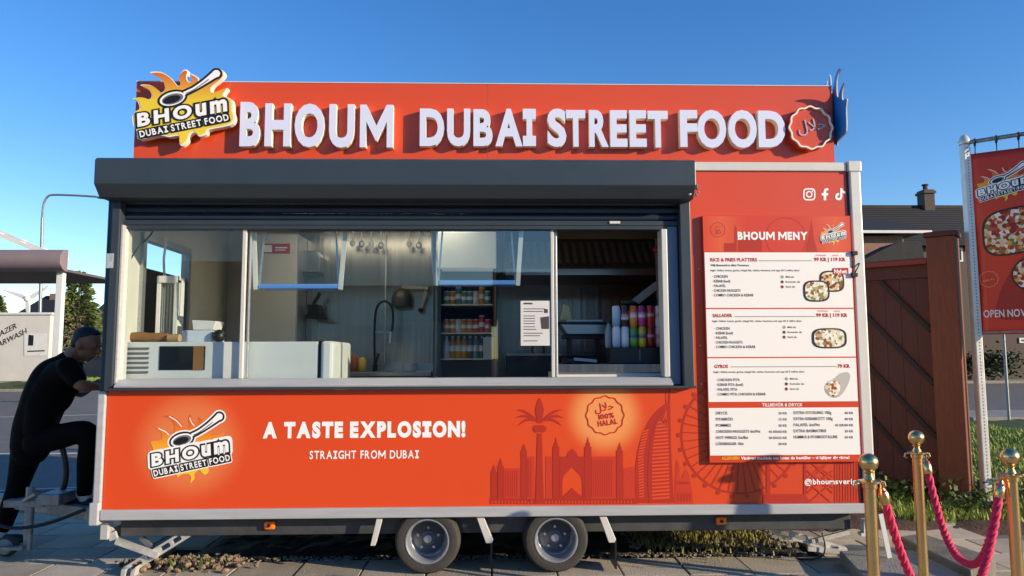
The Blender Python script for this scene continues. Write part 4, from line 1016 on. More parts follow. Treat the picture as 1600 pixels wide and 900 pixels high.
# sail-shaped hotel
fz('skyline_print', [[(662, 505)]+smoothed([(654, 480), (650, 400), (660, 300), (684, 220), (716, 160), (752, 122), (784, 100)], 4, False)+[(787, 40), (792, 40), (796, 280), (808, 505)]], .0014, DKRED)
bars_ = []
for i in range(22):
    y = 172+i*14.6; xl = 726-4*min(i, 6)+0.6*max(0, i-6); xl = 722+max(0, (7-i))*2.2-(3 if i > 8 else 0); xr = 783+i*.35
    bars_.append([(xl, y+6), (xr, y), (xr, y+8), (xl, y+13)])
fz('skyline_print', bars_, .0018, LTOR)
bars_ = []
for i in range(24):
    y = 215+i*11.5; t_2 = (y-150)/350; xe = 700-34*min(1, t_2*2.2)+4*max(0, t_2-.5)
    bars_.append([(xe-6+6*t_2, y), (xe+20, y-6), (xe+20, y-1), (xe-6+6*t_2, y+6)])
fz('skyline_print', bars_, .0018, LTOR)
fz('skyline_print', [[(757, 190), (776, 130), (781, 190)]], .0018, LTOR); fz('skyline_print', [[(762, 186), (775, 150), (777, 186)]], .0021, DKRED)
fz('skyline_print', [[(706, 505), (700, 400), (706, 300), (724, 200), (760, 130), (764, 132), (732, 205), (716, 300), (712, 400), (722, 505)]], .0024, DKRED)
# domes
dm = [[(812, 508), (812, 410), (818, 330), (830, 350), (832, 400), (842, 400), (842, 395), (848, 380), (856, 368), (864, 380), (870, 395), (870, 402), (884, 470), (886, 508)]]
fz('skyline_print', dm, .0014, MDRED)
fz('skyline_print', [[(820+i*12, 500), (820+i*12, 470), (824+i*12, 462), (828+i*12, 470), (828+i*12, 500)] for i in range(5)]+[[(818, 430), (818, 420), (872, 420), (872, 430)]], .0018, DKRED)
# big wheel
W0 = (1074, 232); Rw = 239
fz('skyline_print', [[p for p in ring(*W0, Rw, 96)], [p for p in ring(*W0, Rw-8, 96)]], .0015, DKRED)
spk = []
for k in range(40):
    a = 2*pi*k/40+.05; spk.append(ribbon([F0.px(*Z2(W0[0]+40*cos(a), W0[1]+40*sin(a))), F0.px(*Z2(W0[0]+(Rw-8)*cos(a), W0[1]+(Rw-8)*sin(a)))], .007))
put('skyline_print', merge(*spk), lambda a, b, c: F0.w(a, b, .0015), DKRED, FPN)
gd = [fill_mesh([[F0.px(*Z2(*p)) for p in ring(W0[0]+(Rw+8)*cos(2*pi*k/26), W0[1]+(Rw+8)*sin(2*pi*k/26), 9, 12)]]) for k in range(26)]
put('skyline_print', merge(*gd), lambda a, b, c: F0.w(a, b, .0019), DKRED, FPN)
fz('skyline_print', [[(1165, 508), (1165, 470), (1335, 470), (1350, 490), (1370, 508)], [(1180, 469), (1180, 340), (1196, 340), (1196, 469)], [(1330, 469), (1330, 340), (1342, 340), (1342, 469)]], .0024, DKRED)
lat = []
for k in range(5):
    for s_2 in (1, -1):
        x0, x1 = (1346, 1450) if s_2 > 0 else (1450, 1346); lat.append(ribbon([F0.px(*Z2(x0, 330+k*45)), F0.px(*Z2(x1, 330+k*45-90 if k > 1 else 330+k*45+70))], .008))
put('skyline_print', merge(*[([(a, b, i*.00008) for a, b, c in v], f) for i, (v, f) in enumerate(lat)]), lambda a, b, c: F0.w(a, b, .0026+c), MDRED, FPN)
fz('skyline_print', [[(1345+i*11, 508), (1345+i*11, 340), (1350+i*11, 340), (1350+i*11, 508)] for i in range(10, 20)]+[[(1342, 508), (1342, 500), (1450, 500), (1450, 508)]], .0022, MDRED)
# halal badge print
RED = mat('bright red print', '#c1121c', .42)
hb0 = F0.px(*Z2(530, 152)); hr0 = F0.px(*Z2(607, 152))[0]-hb0[0]
put('halal_print_ring', fill_mesh([scallop(*hb0, hr0, hr0*.035), scallop(*hb0, hr0*.94, hr0*.035)]), lambda a, b, c: F0.w(a, b, .002), RED, FPN)
s1 = F0.px(*Z2(527, 122)); arabic('halal_print_script', lambda a, b, c: F0.w(a, b, .002), s1[0], s1[1], hr0*1.0, hr0*.56, R(8), RED, FPN, .012)
def tilted(name, s, c, wd, ht, ang, weight, m, pl, parent, off=.002):
    vs, fs, W_ = glyph_line(s, weight, .09, .3)
    def tw(x, y, z):
        X = (x/W_-.5)*wd; Y = (y/.682-.5)*ht; return pl.w(c[0]+X*cos(ang)-Y*sin(ang), c[1]+X*sin(ang)+Y*cos(ang), off)
    return put(name, (vs, fs), tw, m, parent)
tilted('halal_print_word', '100%', F0.px(*Z2(535, 155)), hr0*.82, hr0*.24, R(8), .03, RED, F0, FPN)
tilted('halal_print_word', 'HALAL', F0.px(*Z2(540, 181)), hr0*1.02, hr0*.26, R(8), .035, RED, F0, FPN)
ttl('handle_text', '@bhoumsverige', F0, .0032, 1257, 756.5, 1344, 7.6, PRINTW, FPN, .028, .085)
# social marks
MSP = bpy.data.objects['menu_side_panel']
def soc(name, polys, off=.0016, m=PRINTW): return flat_px(name, [[zc_(*p) for p in q] for q in polys], F0, off, m, MSP)
soc('camera_mark', [rrect(737, 806, 735, 804, 20), rrect(745, 798, 743, 796, 13)]); soc('camera_mark', [ring(771, 769, 19, 28), ring(771, 769, 11.5, 28)]); soc('camera_mark', [ring(789, 751, 4.5, 14)])
soc('letter_f_mark', [[(852, 803), (852, 776), (841, 776), (841, 762), (852, 762), (852, 752), (856, 741), (866, 735), (879, 735), (879, 748), (871, 748), (867, 752), (867, 762), (879, 762), (877, 776), (867, 776), (867, 803)]])
soc('note_mark', [smoothed([(945, 735), (957, 735), (962, 748), (976, 754)], 3, False)+[(976, 767), (958, 760)]+smoothed([(958, 780), (952, 797), (936, 803), (922, 797), (917, 782), (922, 768), (934, 762), (940, 762)], 3, False)+[(940, 775)]+smoothed([(936, 775), (930, 779), (931, 787), (938, 790), (945, 784)], 3, False)])
# ================================================================== menu board on the side panel (fixed to the trailer)
MY = -.03; Fm = front(MY)
c4 = [Fm.px(*q) for q in ((1098, 337.5), (1325.5, 336), (1348, 722), (1108, 723))]
mx0 = (c4[0][0]+c4[3][0])/2; mx1 = (c4[1][0]+c4[2][0])/2; mz1 = (c4[0][1]+c4[1][1])/2; mz0 = (c4[2][1]+c4[3][1])/2
BOARD = mat('menu board red', '#cf421e', .35, coat=.3)
MBD = part(MB().box(mx0, mx1, MY, -.002, mz0, mz1), 'menu_board', BOARD, bevel=.003)
PAPER = mat('menu white print', '#efebe5', .5); MRED = mat('menu red print', '#b8241a', .45); MTXT = mat('menu dark print', '#4a4346', .45)
def mz(v): return Fm.px(1215, v)[1]
def mrect(name, z0, z1, m, off, a=.006, b=.004):
    return put(name, ([(mx0+a, z0, 0), (mx1-b, z0, 0), (mx1-b, z1, 0), (mx0+a, z1, 0)], [(0, 1, 2, 3)]), lambda x, y, z: Fm.w(x, y, off), m, MBD)
HEAD = gradient('menu header print', [(0, '#d8421a'), (.12, '#dd5a28'), (.3, '#d03a18'), (.7, '#cf3a1a'), (.9, '#dc5a28'), (1, '#d44420')], 'X')
mrect('header_print', mz(393.5), mz(338), HEAD, .0008, .001, .001)
for va, vb in ((394.5, 481), (483, 557.5), (559.5, 627.5), (637, 711)): mrect('white_field', mz(vb), mz(va), PAPER, .0012)
TX = {}
def mt(s, u0, v, h, m=None, u1=None, weight=.0, right=None):
    """a line of print; collected into one mesh per colour"""
    m = m or MTXT
    a0, b0 = Fm.px(u0 if right is None else right, v); sc = (Fm.px(u0 or right, v-h)[1]-b0)/.682
    vs, fs = text_mesh(s, weight, 0, 2); bb = bbox(vs)
    sx = sc if u1 is None else (Fm.px(u1, v)[0]-a0)/(bb[1]-bb[0])
    dx = 0 if right is None else (bb[1]-bb[0])*sx
    TX.setdefault(m.name, []).append(([(a0-dx+(x-bb[0])*sx, b0+y*sc, z) for x, y, z in vs], fs))
def mrib(u0, u1, v, wpx, m):
    a = Fm.px(u0, v); b = Fm.px(u1, v); TX.setdefault(m.name, []).append(ribbon([a, (b[0], a[1])], wpx/240))
def prices(v, l, both=True):
    if both: mt('99 KR | 119 KR', None, v, 5.2, MRED, None, .04, right=l); mt('STANDARD', l-47, v-7.8, 2.2, MRED); mt('LARGE', l-21, v-7.8, 2.2, MRED)
    else: mt('79 KR', None, v, 5.2, MRED, None, .04, right=l)
mt('RICE & FRIES PLATTERS', 1109.8, 408.4, 5.0, MRED, 1183, .03); mrib(1185, 1268, 407.5, .8, MTXT); prices(408, 1321)
mt('Välj Basmatiris eller Pommes', 1110, 416, 3.2, None, 1170, .02)
ING = 'Ingår: Sallad, tomat, gurka, inlagd lök, rädisa, hummus och upp till 3 valfria såser'
mt(ING, 1110, 423.8, 2.7, None, 1249.5, .015)
for k, (s, u1) in enumerate((('· CHICKEN', 1137), ('· KEBAB (beef)', 1141), ('· FALAFEL', 1134), ('· CHICKEN NUGGETS', 1157), ('· COMBO CHICKEN & KEBAB', 1177))): mt(s, 1113, 434+k*7.3, 4.0, None, u1, .012)
mt('SALLADER', 1113.4, 495.5, 5.0, MRED, 1144, .03); mrib(1148, 1274, 494.8, .8, MTXT); prices(495, 1324)
mt(ING, 1113, 503, 2.7, None, 1253, .015)
for k, (s, u1) in enumerate((('· CHICKEN', 1140), ('· KEBAB (beef)', 1145), ('· FALAFEL', 1137), ('· CHICKEN NUGGETS', 1160), ('· COMBO CHICKEN & KEBAB', 1180))): mt(s, 1116, 515.2+k*7.2, 4.0, None, u1, .012)
mt('GYROS', 1116, 575, 5.0, MRED, 1137.5, .03); mrib(1141, 1307, 573.3, .8, MTXT); prices(574.5, 1328, False)
mt(ING, 1115, 582.5, 2.7, None, 1257, .015)
for k, (s, u1) in enumerate((('· CHICKEN PITA', 1156), ('· KEBAB PITA (beef)', 1161), ('· FALAFEL PITA', 1152), ('· COMBO PITA CHICKEN & KEBAB', 1196))): mt(s, 1118.5, 595.5+k*7.5, 4.0, None, u1, .012)
dots = {'#9a9992': [], '#3c4a2a': [], '#8e1418': []}
for u, v, st_p in ((1222, 432.8, 7.7), (1225, 511.4, 7.7), (1228.5, 592, 7.9)):
    for k, (c_, s) in enumerate(zip(dots, ('Mild sås', 'Koriander sås', 'Stark sås'))):
        dots[c_].append(fill_mesh([ring(*Fm.px(u, v+k*st_p), .0105, 14)])); mt(s, u+5.6, v+k*st_p+1.2, 2.8, None, None, .015)
for c_, l in dots.items(): put('sauce_dot_print', merge(*l), lambda a, b, c: Fm.w(a, b, .002), mat('sauce dot', c_, .5), MBD)
mt('TILLBEHÖR & DRYCK', 1190.5, 635, 4.8, PRINTW, 1254, .02)
for k, (s, p, u1) in enumerate((('DRYCK', '20 KR', 1137), ('PITABRÖD', '15 KR', 1145), ('POMMES', '30 KR', 1142), ('CHICKEN NUGGETS 6st/9st', '45 KR/60 KR', 1188), ('HOT WINGS 5st/8st', '30 KR/55 KR', 1169), ('LÖKRINGAR 10st', '30 KR', 1162))):
    mt(s, 1118.5, 647.6+k*9.6, 4.4, None, u1, .012); mt(p, None, 647.4+k*9.6, 3.7, None, None, .012, right=1229.5)
for k, (s, p, u1) in enumerate((('EXTRA KYCKLING 100g', '40 KR', 1299), ('EXTRA KEBABKÖTT 100g', '40 KR', 1301), ('FALAFEL 6st/9st', '45 KR/60 KR', 1281), ('EXTRA BASMATIRIS', '20 KR', 1291), ('HUMMUS & PITABRÖDTALLRIK', '50 KR', 1309))):
    mt(s, 1240, 647+k*9.5, 4.4, None, u1, .012); mt(p, None, 647+k*9.5, 3.7, None, None, .012, right=1333)
YEL = mat('yellow print', '#f0a81e', .45)
mt('ALLERGIER?', 1127, 718, 4.4, YEL, 1155.5, .04); mt('Vänligen meddela oss innan du beställer – vi hjälper dig gärna!', 1157.5, 718, 4.4, PRINTW, 1327, .03)
ttl('menu_print', 'BHOUM MENY', Fm, .0024, 1152.5, 374, 1262, 11, PRINTW, MBD, .05, .085)
for k, l in TX.items(): put('menu_print', merge(*l), lambda a, b, c: Fm.w(a, b, .0024), bpy.data.materials[k], MBD)
def food_mat(name, cols, scale=55):
    m = mat(name, '#ffffff', .45); t = m.node_tree; tc = t.nodes.new('ShaderNodeTexCoord'); vo = t.nodes.new('ShaderNodeTexVoronoi'); vo.inputs['Scale'].default_value = scale
    rp_ = t.nodes.new('ShaderNodeValToRGB'); rp_.color_ramp.interpolation = 'CONSTANT'; sp_ = t.nodes.new('ShaderNodeSeparateColor')
    t.links.new(tc.outputs['Object'], vo.inputs['Vector']); t.links.new(vo.outputs['Color'], sp_.inputs[0]); t.links.new(sp_.outputs[0], rp_.inputs[0])
    e = rp_.color_ramp.elements
    while len(e) < len(cols): e.new(.5)
    for k, c_ in enumerate(cols): e[k].position = k/len(cols); e[k].color = (*lin(c_), 1)
    t.links.new(rp_.outputs[0], bsdf(m).inputs['Base Color']); return m
FOOD1 = food_mat('printed salad dish', ['#d9c9a4', '#8c2a1c', '#5a6b2c', '#efe6d6', '#a8552c', '#d8b24a', '#7a1f1a', '#cfc2a6'])
FOOD2 = food_mat('printed pale salad', ['#e6dcc6', '#b9a37a', '#7c8a48', '#f0ead8', '#94412c', '#d8cda6', '#efe8da'])
def dish(u, v, ru, rv, m, off, ang=0):
    c = Fm.px(u, v); k = 1/240
    def se(f): return [(c[0]+f*ru*k*abs(cos(a))**.6*(1 if cos(a) > 0 else -1), c[1]+f*rv*k*abs(sin(a))**.6*(1 if sin(a) > 0 else -1)) for a in [2*pi*i/40 for i in range(40)]]
    put('dish_print', fill_mesh([se(1)]), lambda a, b, q: Fm.w(a, b, off), PRINTB, MBD); put('dish_print', fill_mesh([se(.86)]), lambda a, b, q: Fm.w(a, b, off+.0004), m, MBD)
dish(1299.5, 439.5, 20, 17, FOOD1, .0028); dish(1275.5, 454.8, 21, 17, FOOD2, .0036); dish(1295.5, 528.5, 28, 16, FOOD2, .0028)
flat_px('new_tag', [[(1301, 419), (1325, 418.5), (1325.5, 428.5), (1301, 429)]], Fm, .0045, MRED, MBD); 
TX = {}; mt('Nyhet', 1303, 427, 6, PRINTW, 1323, .03); put('menu_print', merge(*TX[PRINTW.name]), lambda a, b, c: Fm.w(a, b, .0052), PRINTW, MBD)
flat_px('wrap_print', [smoothed([(1289, 606), (1293, 597), (1303, 592), (1314, 583), (1325, 582), (1328, 590), (1322, 606), (1312, 619), (1301, 621), (1291, 614)], 4)], Fm, .0028, mat('wrap paper print', '#b9b4ac', .5), MBD)
flat_px('wrap_print', [smoothed([(1289, 606), (1293, 598), (1302, 595), (1311, 598), (1312, 610), (1306, 620), (1296, 617)], 4)], Fm, .0033, FOOD2, MBD)
SIL = mat('header silhouette print', '#b22e18', .4)
flat_px('header_print', [[(1131, 393), (1131, 380), (1147, 380), (1147, 358), (1149, 351), (1151, 358), (1151, 393)], [(1153, 393), (1153, 372), (1190, 372), (1190, 393)], [(1258, 393), (1262, 375), (1268, 342), (1272, 375), (1277, 393)]], Fm, .0011, SIL, MBD)
wcn = Fm.px(1228, 372); put('header_wheel', merge(fill_mesh([ring(*wcn, .14, 48), ring(*wcn, .134, 48)])), lambda a, b, c: Fm.w(a, max(b, mz(393)), .0012), SIL, MBD)
hb1 = Fm.px(1121.5, 359); put('header_halal', fill_mesh([scallop(*hb1, .05, .0017), scallop(*hb1, .0465, .0017)]), lambda a, b, c: Fm.w(a, b, .0016), DKRED, MBD)
arabic('header_halal', lambda a, b, c: Fm.w(a, b, .0016), hb1[0], hb1[1]+.017, .05, .022, R(8), DKRED, MBD)
tilted('header_halal', '100%', (hb1[0]+.002, hb1[1]-.006), .035, .009, R(8), .02, DKRED, Fm, MBD, .0016); tilted('header_halal', 'HALAL', (hb1[0]+.004, hb1[1]-.021), .045, .011, R(8), .02, DKRED, Fm, MBD, .0016)
def on_menu(x, y, o): a = Fm.px(1281+(x-213)*.118, 349+(y-172)*.118); return Fm.w(a[0], a[1], .0016+o)
badge(on_menu, MBD, FLM, 0, .0003)

# ================================================================== inside the trailer
YB = DEP-.045
xw = P(466, 450, YB-.02).x
part(MB().box(xw, XR-.06, YB-.02, YB-.002, ZB+.07, ZROOF-.08), 'steel_wall_lining', STEEL)
part(MB().box(P(601, 470, YB-.03).x, P(603, 470, YB-.03).x, YB-.026, YB-.0205, ZB+.07, ZROOF-.08), 'wall_seam', ALU)
zi = P(300, 530, .3).z
# service counter along the window (fridge counter)
def cx_(u, y): return P(u, 550, y).x
yc_ = .14
th = thing('fridge_counter', 'long white fridge counter with slotted grille behind the left panes', 'fridge counter', (-1.7, .5, ZB+.06))
xa_, xb_ = XL+.06, cx_(497, yc_); zt_c = P(350, 534, yc_).z
MB().box(xa_, xb_, yc_, .78, ZB+.07, zt_c).build('body', WHITE, th, bevel=.006)
MB().box(xb_+.004, cx_(501.5, yc_), yc_+.002, .78, ZB+.07, zt_c+.004).build('seal', BLACK, th)
MB().box(cx_(502, yc_), cx_(521, yc_), yc_-.02, .76, ZB+.07, zt_c+.003).build('end_cap', WHITE, th, bevel=.02)
gm = MB()
for r_i in range(6):
    zc2 = P(200, 545+r_i*7.4, yc_).z
    for k in range(11):
        x = cx_(192, yc_)+k*.0155; gm.prism([(x, yc_-.003, zc2-.009), (x+.008, yc_-.003, zc2-.009), (x+.018, yc_-.003, zc2+.009), (x+.010, yc_-.003, zc2+.009)], (0, .002, 0))
gm.build('grille', BLACK, th)
a = P(250, 541, yc_); b = P(320, 578, yc_)
MB().box(a.x, b.x, yc_-.004, yc_-.001, b.z, a.z).build('glass_panel', GLASSD, th)
a = P(303, 541, yc_); b = P(318, 578, yc_); MB().box(a.x, b.x, yc_-.007, yc_-.005, b.z, a.z).build('panel_label', BROWNP, th)
# things on the counter
def roll(pts, r_, name, label, cat, m):
    o = MB().tube(pts, r_, 12).build(name, m, None, smooth=50); return tag(o, label, cat)
q0, q1 = P(190, 529, .28), P(262, 526, .28)
z_on = zt_c+.033
roll([(q0.x, .28, z_on), (q0.x+.12, .29, z_on+.006), (q1.x-.12, .27, z_on-.001), (q1.x, .28, z_on+.003)], [.032, .034, .033, .03], 'paper_roll', 'crumpled brown paper roll lying on the white fridge counter', 'paper roll', BROWNP)
roll([(q1.x+.02, .25, zt_c+.028), (q1.x+.10, .24, zt_c+.028)], .026, 'cardboard_tube', 'short cardboard tube beside the brown paper roll', 'tube', mat('cardboard', '#b08a5c', .8))
CLR = mat('clear plastic box', '#c9d2dc', .15, spec=.6)
a = P(283, 534, .35); b = P(331, 518, .35)
tag(MB().box(a.x, b.x, .35, .6, zt_c+.001, zt_c+.085).build('plastic_box', CLR, None, bevel=.008), 'clear plastic box on the counter under a tilted white tray', 'box')
th = thing('foam_tray', 'white tray resting on top of the clear plastic box', 'tray', ((a.x+b.x)/2, .45, zt_c+.087))
tb_ = MB(); x0, x1 = a.x+.07, b.x+.02
tb_.prism([(x0, .37, zt_c+.088), (x1-.02, .37, zt_c+.088), (x1, .37, zt_c+.15), (x0-.01, .37, zt_c+.158)], (0, .16, 0)); tb_.build('tray', WHITE, th, bevel=.004)
o = MB().ball((P(342, 529, .35).x, .35, zt_c+.045), .045, 14, 10).build('tape_roll', BLACK, None, smooth=60); tag(o, 'small round black dispenser beside the clear plastic box', 'dispenser')
# gyros grill standing on the counter
yg = .42; gx0, gx1 = P(244, 480, yg).x, P(277, 480, yg).x; gz1 = P(260, 431, yg).z
th = thing('gyros_grill', 'upright white gyros grill with heating bars on the counter', 'grill', ((gx0+gx1)/2, yg, zt_c))
MB().box(gx0, gx1, yg+.05, yg+.12, zt_c+.02, gz1).build('housing', WHITE, th, bevel=.01)
MB().box(gx0, gx0+.025, yg, yg+.05, zt_c+.02, gz1-.03).build('side_shield', WHITE, th); MB().box(gx1-.025, gx1, yg, yg+.05, zt_c+.02, gz1-.03).build('side_shield', WHITE, th)
MB().box(gx0, gx1, yg-.01, yg+.05, gz1-.05, gz1+.0).build('hood', WHITE, th, bevel=.004)
for k in range(4):
    x = gx0+.04+k*(gx1-gx0-.08)/3; MB().tube([(x, yg+.045, zt_c+.05), (x, yg+.045, gz1-.06)], .008, 8).build('heating_bar', mat('heating bar', '#b5a98f', .4, .2), th)
MB().box(gx0-.03, gx1+.03, yg-.1, yg+.14, zt_c+.002, zt_c+.02).build('drip_tray', STEEL2, th)
MB().tube(smoothed([tuple(P(257, 431, yg+.06)), tuple(P(256, 405, yg+.05)), tuple(P(259, 380, yg)), tuple(P(258, 357, yg))], 6, False), .009, 8).build('power_cord', WHITE, th, smooth=50)
tag(MB().tube(smoothed([tuple(P(196, 418, .12)), tuple(P(215, 388, .14)), tuple(P(236, 366, .18)), tuple(P(244, 346, .2))], 5, False), .006, 8).build('cable', BLACK), 'thin black cable hanging across the upper left pane', 'cable')
# white cupboard, notice, towel dispenser
yq = 1.72
th = thing('cupboard', 'tall white cupboard standing at the left of the steel back wall', 'cupboard', (P(425, 450, yq).x, yq, ZB+.06))
a = P(386, 450, yq).x; b = P(463, 450, yq).x; zc3 = P(420, 366, yq).z
MB().box(a, b, yq, YB-.03, ZB+.07, zc3).build('body', CREAM, th, bevel=.005); MB().box(b+.002, b+.012, yq+.01, YB-.03, ZB+.07, zc3).build('side_panel', ALU, th)
a = P(410, 381, yq); b = P(453, 396, yq)
SG = MB().box(a.x, b.x, yq-.008, yq-.002, b.z, a.z).build('red_notice', mat('red notice', '#b01824', .5)); tag(SG, 'small red notice with white marks on the white cupboard', 'notice')
pn = front(yq-.0085)
put('notice_print', merge(*[fill_mesh([[pn.px(u, v) for u, v in q]]) for q in ([(412, 383), (425, 383), (425, 394), (412, 394)], [(430, 386), (449, 386), (449, 388), (430, 388)], [(430, 390), (446, 390), (446, 391.5), (430, 391.5)])]), lambda x, y, z: pn.w(x, y, .001), PRINTW, SG)
yd = 1.85
a = P(468, 392, yd); b = P(500, 430, yd)
th = thing('towel_dispenser', 'stainless towel dispenser with rounded top on the back wall', 'dispenser', ((a.x+b.x)/2, yd, b.z))
MB().prism([(a.x, yd, b.z+.03), (a.x, yd, a.z-.04), (a.x+.04, yd, a.z), (b.x-.03, yd, a.z), (b.x, yd, a.z-.05), (b.x, yd, b.z+.03)], (0, .16, 0)).build('cover', STEEL2, th, bevel=.008)
MB().box(a.x+.02, b.x-.02, yd+.02, yd+.15, b.z, b.z+.028).build('outlet', BLACK, th)
a = P(476, 475, 1.8); b = P(510, 503, 1.8)
th = thing('wall_bracket', 'black tool bracket hung on the steel wall under the towel dispenser', 'bracket', ((a.x+b.x)/2, 1.85, b.z))
MB().box(a.x+.02, b.x-.08, 1.82, 1.98, b.z+.06, a.z).build('holder', BLACK, th, bevel=.006); MB().bar((a.x, 1.83, b.z+.05), (b.x, 1.83, b.z+.03), .03, .05).build('arm', BLACK, th); MB().bar((a.x+.07, 1.83, a.z), (a.x+.13, 1.83, a.z+.1), .025, .03).build('arm', BLACK, th)
# sink bench with spring tap
ys = 1.45; zk = P(600, 581, ys).z
th = thing('sink_bench', 'low stainless sink bench along the back wall behind the tap', 'sink bench', (P(600, 580, ys).x, 1.7, ZB+.06))
xk0, xk1 = P(475, 580, ys).x, P(673, 580, ys).x
MB().box(xk0, xk1, ys, YB-.03, zk-.04, zk).build('top', STEEL2, th, bevel=.006); MB().box(xk0, xk1, YB-.05, YB-.025, zk+.001, zk+.07).build('splashback', STEEL2, th)
MB().box(xk0+.03, xk1-.03, ys+.03, YB-.05, ZB+.07, zk-.045).build('cabinet', STEEL2, th)
MB().box(xk0+.2, xk1-.35, ys+.07, ys+.4, zk+.0005, zk+.003).build('basin_rim', BLACK, th)
yf = 1.75
tp = [P(586, 572, yf), P(585, 530, yf), P(586, 497, yf), P(590, 478, yf), P(600, 470.5, yf), P(610, 476, yf), P(614, 490, yf), P(613, 512, yf), P(611, 518, yf)]
tp[0].z = zk+.002
th = thing('spring_tap', 'tall dark spring tap arching over the sink bench', 'tap', tp[0])
MB().tube(smoothed([tuple(p) for p in tp], 6, False), .011, 10).build('hose', mat('dark spring', '#2c2c2c', .35, .6, var=.3, vscale=90), th, smooth=50)
MB().tube([P(610.5, 518, yf), P(610, 536, yf)], [.014, .018], 10).build('spray_head', STEEL2, th)
MB().bar(P(586, 519, yf), P(611, 519, yf), .01, .01).build('hose_arm', STEEL2, th); MB().bar(P(587, 568, yf-.03), P(592, 552, yf-.05), .02, .02).build('lever', BLACK, th)
MB().tube([tp[0], tp[0]+V((0, 0, .06))], .022, 12).build('base', BLACK, th)
# utensils on a rail, tubs on the bench
yu = 1.9; zr_u = P(600, 352, yu).z
th = thing('utensil_rail', 'steel rail of hanging white kitchen utensils high on the steel wall', 'utensil rail', (P(600, 352, yu).x, yu, zr_u))
MB().bar((P(540, 350, yu).x, yu, zr_u), (P(668, 350, yu).x, yu, zr_u), .012, .012).build('rail', ALU, th)
ru = random.Random(5)
for k, u in enumerate((552, 566, 581, 596, 640, 655)):
    x = P(u, 350, yu).x; l = ru.uniform(.10, .17)
    o = MB().bar((x, yu-.015, zr_u-.005), (x, yu-.015, zr_u-l), .014, .006, (1, 0, 0)).build('handle', WHITE, th)
    MB().ball((x, yu-.015, zr_u-l-.025), .03, 10, 8, (.9, .35, 1.1)).build('utensil_head', (WHITE, ALU)[k % 2], o, smooth=60)
for k, (u, r_, h, cl, lab) in enumerate(((537, .05, .09, '#d8d6d0', 'white round tub on the sink bench nearest the fridge counter'), (553, .035, .14, '#a8502c', 'rust coloured sauce bottle on the sink bench'), (566, .035, .12, '#d2b23c', 'yellow sauce bottle on the sink bench left of the tap'), (640, .06, .07, '#b9bcc0', 'shallow steel bowl on the sink bench under the wall lamp'))):
    x = P(u, 575, 1.62).x; o = MB().lathe([(r_*.9, 0), (r_, .01), (r_, h*.8), (r_*(.5 if h > .1 else 1.05), h)], (x, 1.62, zk+.001), 'z', 16).build('tub' if h < .1 else 'sauce_bottle', mat('tub '+cl, cl, .4), None, smooth=40)
    tag(o, lab, 'tub' if h < .1 else 'bottle')
# wall lamp on a jointed arm
ya = 1.9
th = thing('wall_lamp', 'dark swing arm lamp fixed on the steel wall right of the tap', 'lamp', P(658, 483, ya))
MB().bar(P(657, 484, ya), P(666, 455, ya), .03, .03).build('lower_arm', GALV, th); MB().bar(P(668, 450, ya), P(628, 449, ya), .03, .045).build('upper_arm', GALV, th)
c = P(627, 462, ya); MB().lathe([(.085, -.1), (.09, -.03), (.07, .04), (.03, .07), (0, .075)], c, 'z', 20).build('lamp_shade', mat('dark shade', '#3a3d40', .4), th, smooth=50)
MB().ball(P(657, 484, ya), .025, 10, 8).build('joint', BLACK, th); MB().ball(P(667, 452, ya), .03, 10, 8).build('joint', GALV, th)
# drinks fridge
yr = 1.42; a = P(684, 362, yr); b = P(776, 585, yr)
th = thing('drinks_fridge', 'tall glass door drinks fridge with a pale header behind the middle pane', 'fridge', ((a.x+b.x)/2, 1.7, ZB+.06))
FD = mat('fridge dark body', '#2e353c', .4); y2 = YB-.03
MB().box(a.x, a.x+.03, yr, y2, ZB+.07, a.z).build('side', FD, th); MB().box(b.x-.03, b.x, yr, y2, ZB+.07, a.z).build('side', FD, th); MB().box(a.x+.031, b.x-.031, y2-.03, y2, ZB+.07, a.z).build('back', FD, th)
zh = P(700, 420, yr).z; HM = mat('lit fridge header', '#c4c6bd', .35); bsdf(HM).inputs['Emission Color'].default_value = (1, .93, .75, 1); bsdf(HM).inputs['Emission Strength'].default_value = .12
MB().box(a.x+.001, b.x-.001, yr-.012, yr+.2, zh, a.z).build('header', HM, th, bevel=.01)
MB().box(a.x+.031, b.x-.031, yr+.01, y2-.03, ZB+.07, ZB+.2).build('plinth', FD, th)
MB().box(b.x-.018, b.x-.004, yr-.016, yr-.001, ZB+.2, zh-.01).build('door_edge', mat('copper edge', '#b0763c', .3, .6), th)
levels = [P(720, v, yr+.1).z for v in (476, 520, 560)]
for z in levels: MB().box(a.x+.032, b.x-.032, yr+.03, y2-.035, z-.012, z).build('shelf', POSTW, th)
DR = [gradient('drink '+n_, [(0, c_), (.3, c_), (.34, '#d8d6d0'), (.56, '#c9c6c0'), (.6, c_), (.9, c_), (.93, '#b9bcc0')], 'Z', .3, .3) for n_, c_ in (('red', '#b01c1c'), ('teal', '#3f7d82'), ('green', '#3f7a34'), ('amber', '#a8702c'), ('silver', '#b9bcc2'), ('dark', '#23262e'))]
def can_mesh(z0, x, y, r_, h): return MB().lathe([(r_*.8, 0), (r_, .012), (r_, h-.014), (r_*.82, h-.002), (r_*.82, h)], (x, y, z0), 'z', 14)
rc = random.Random(8); n = 0
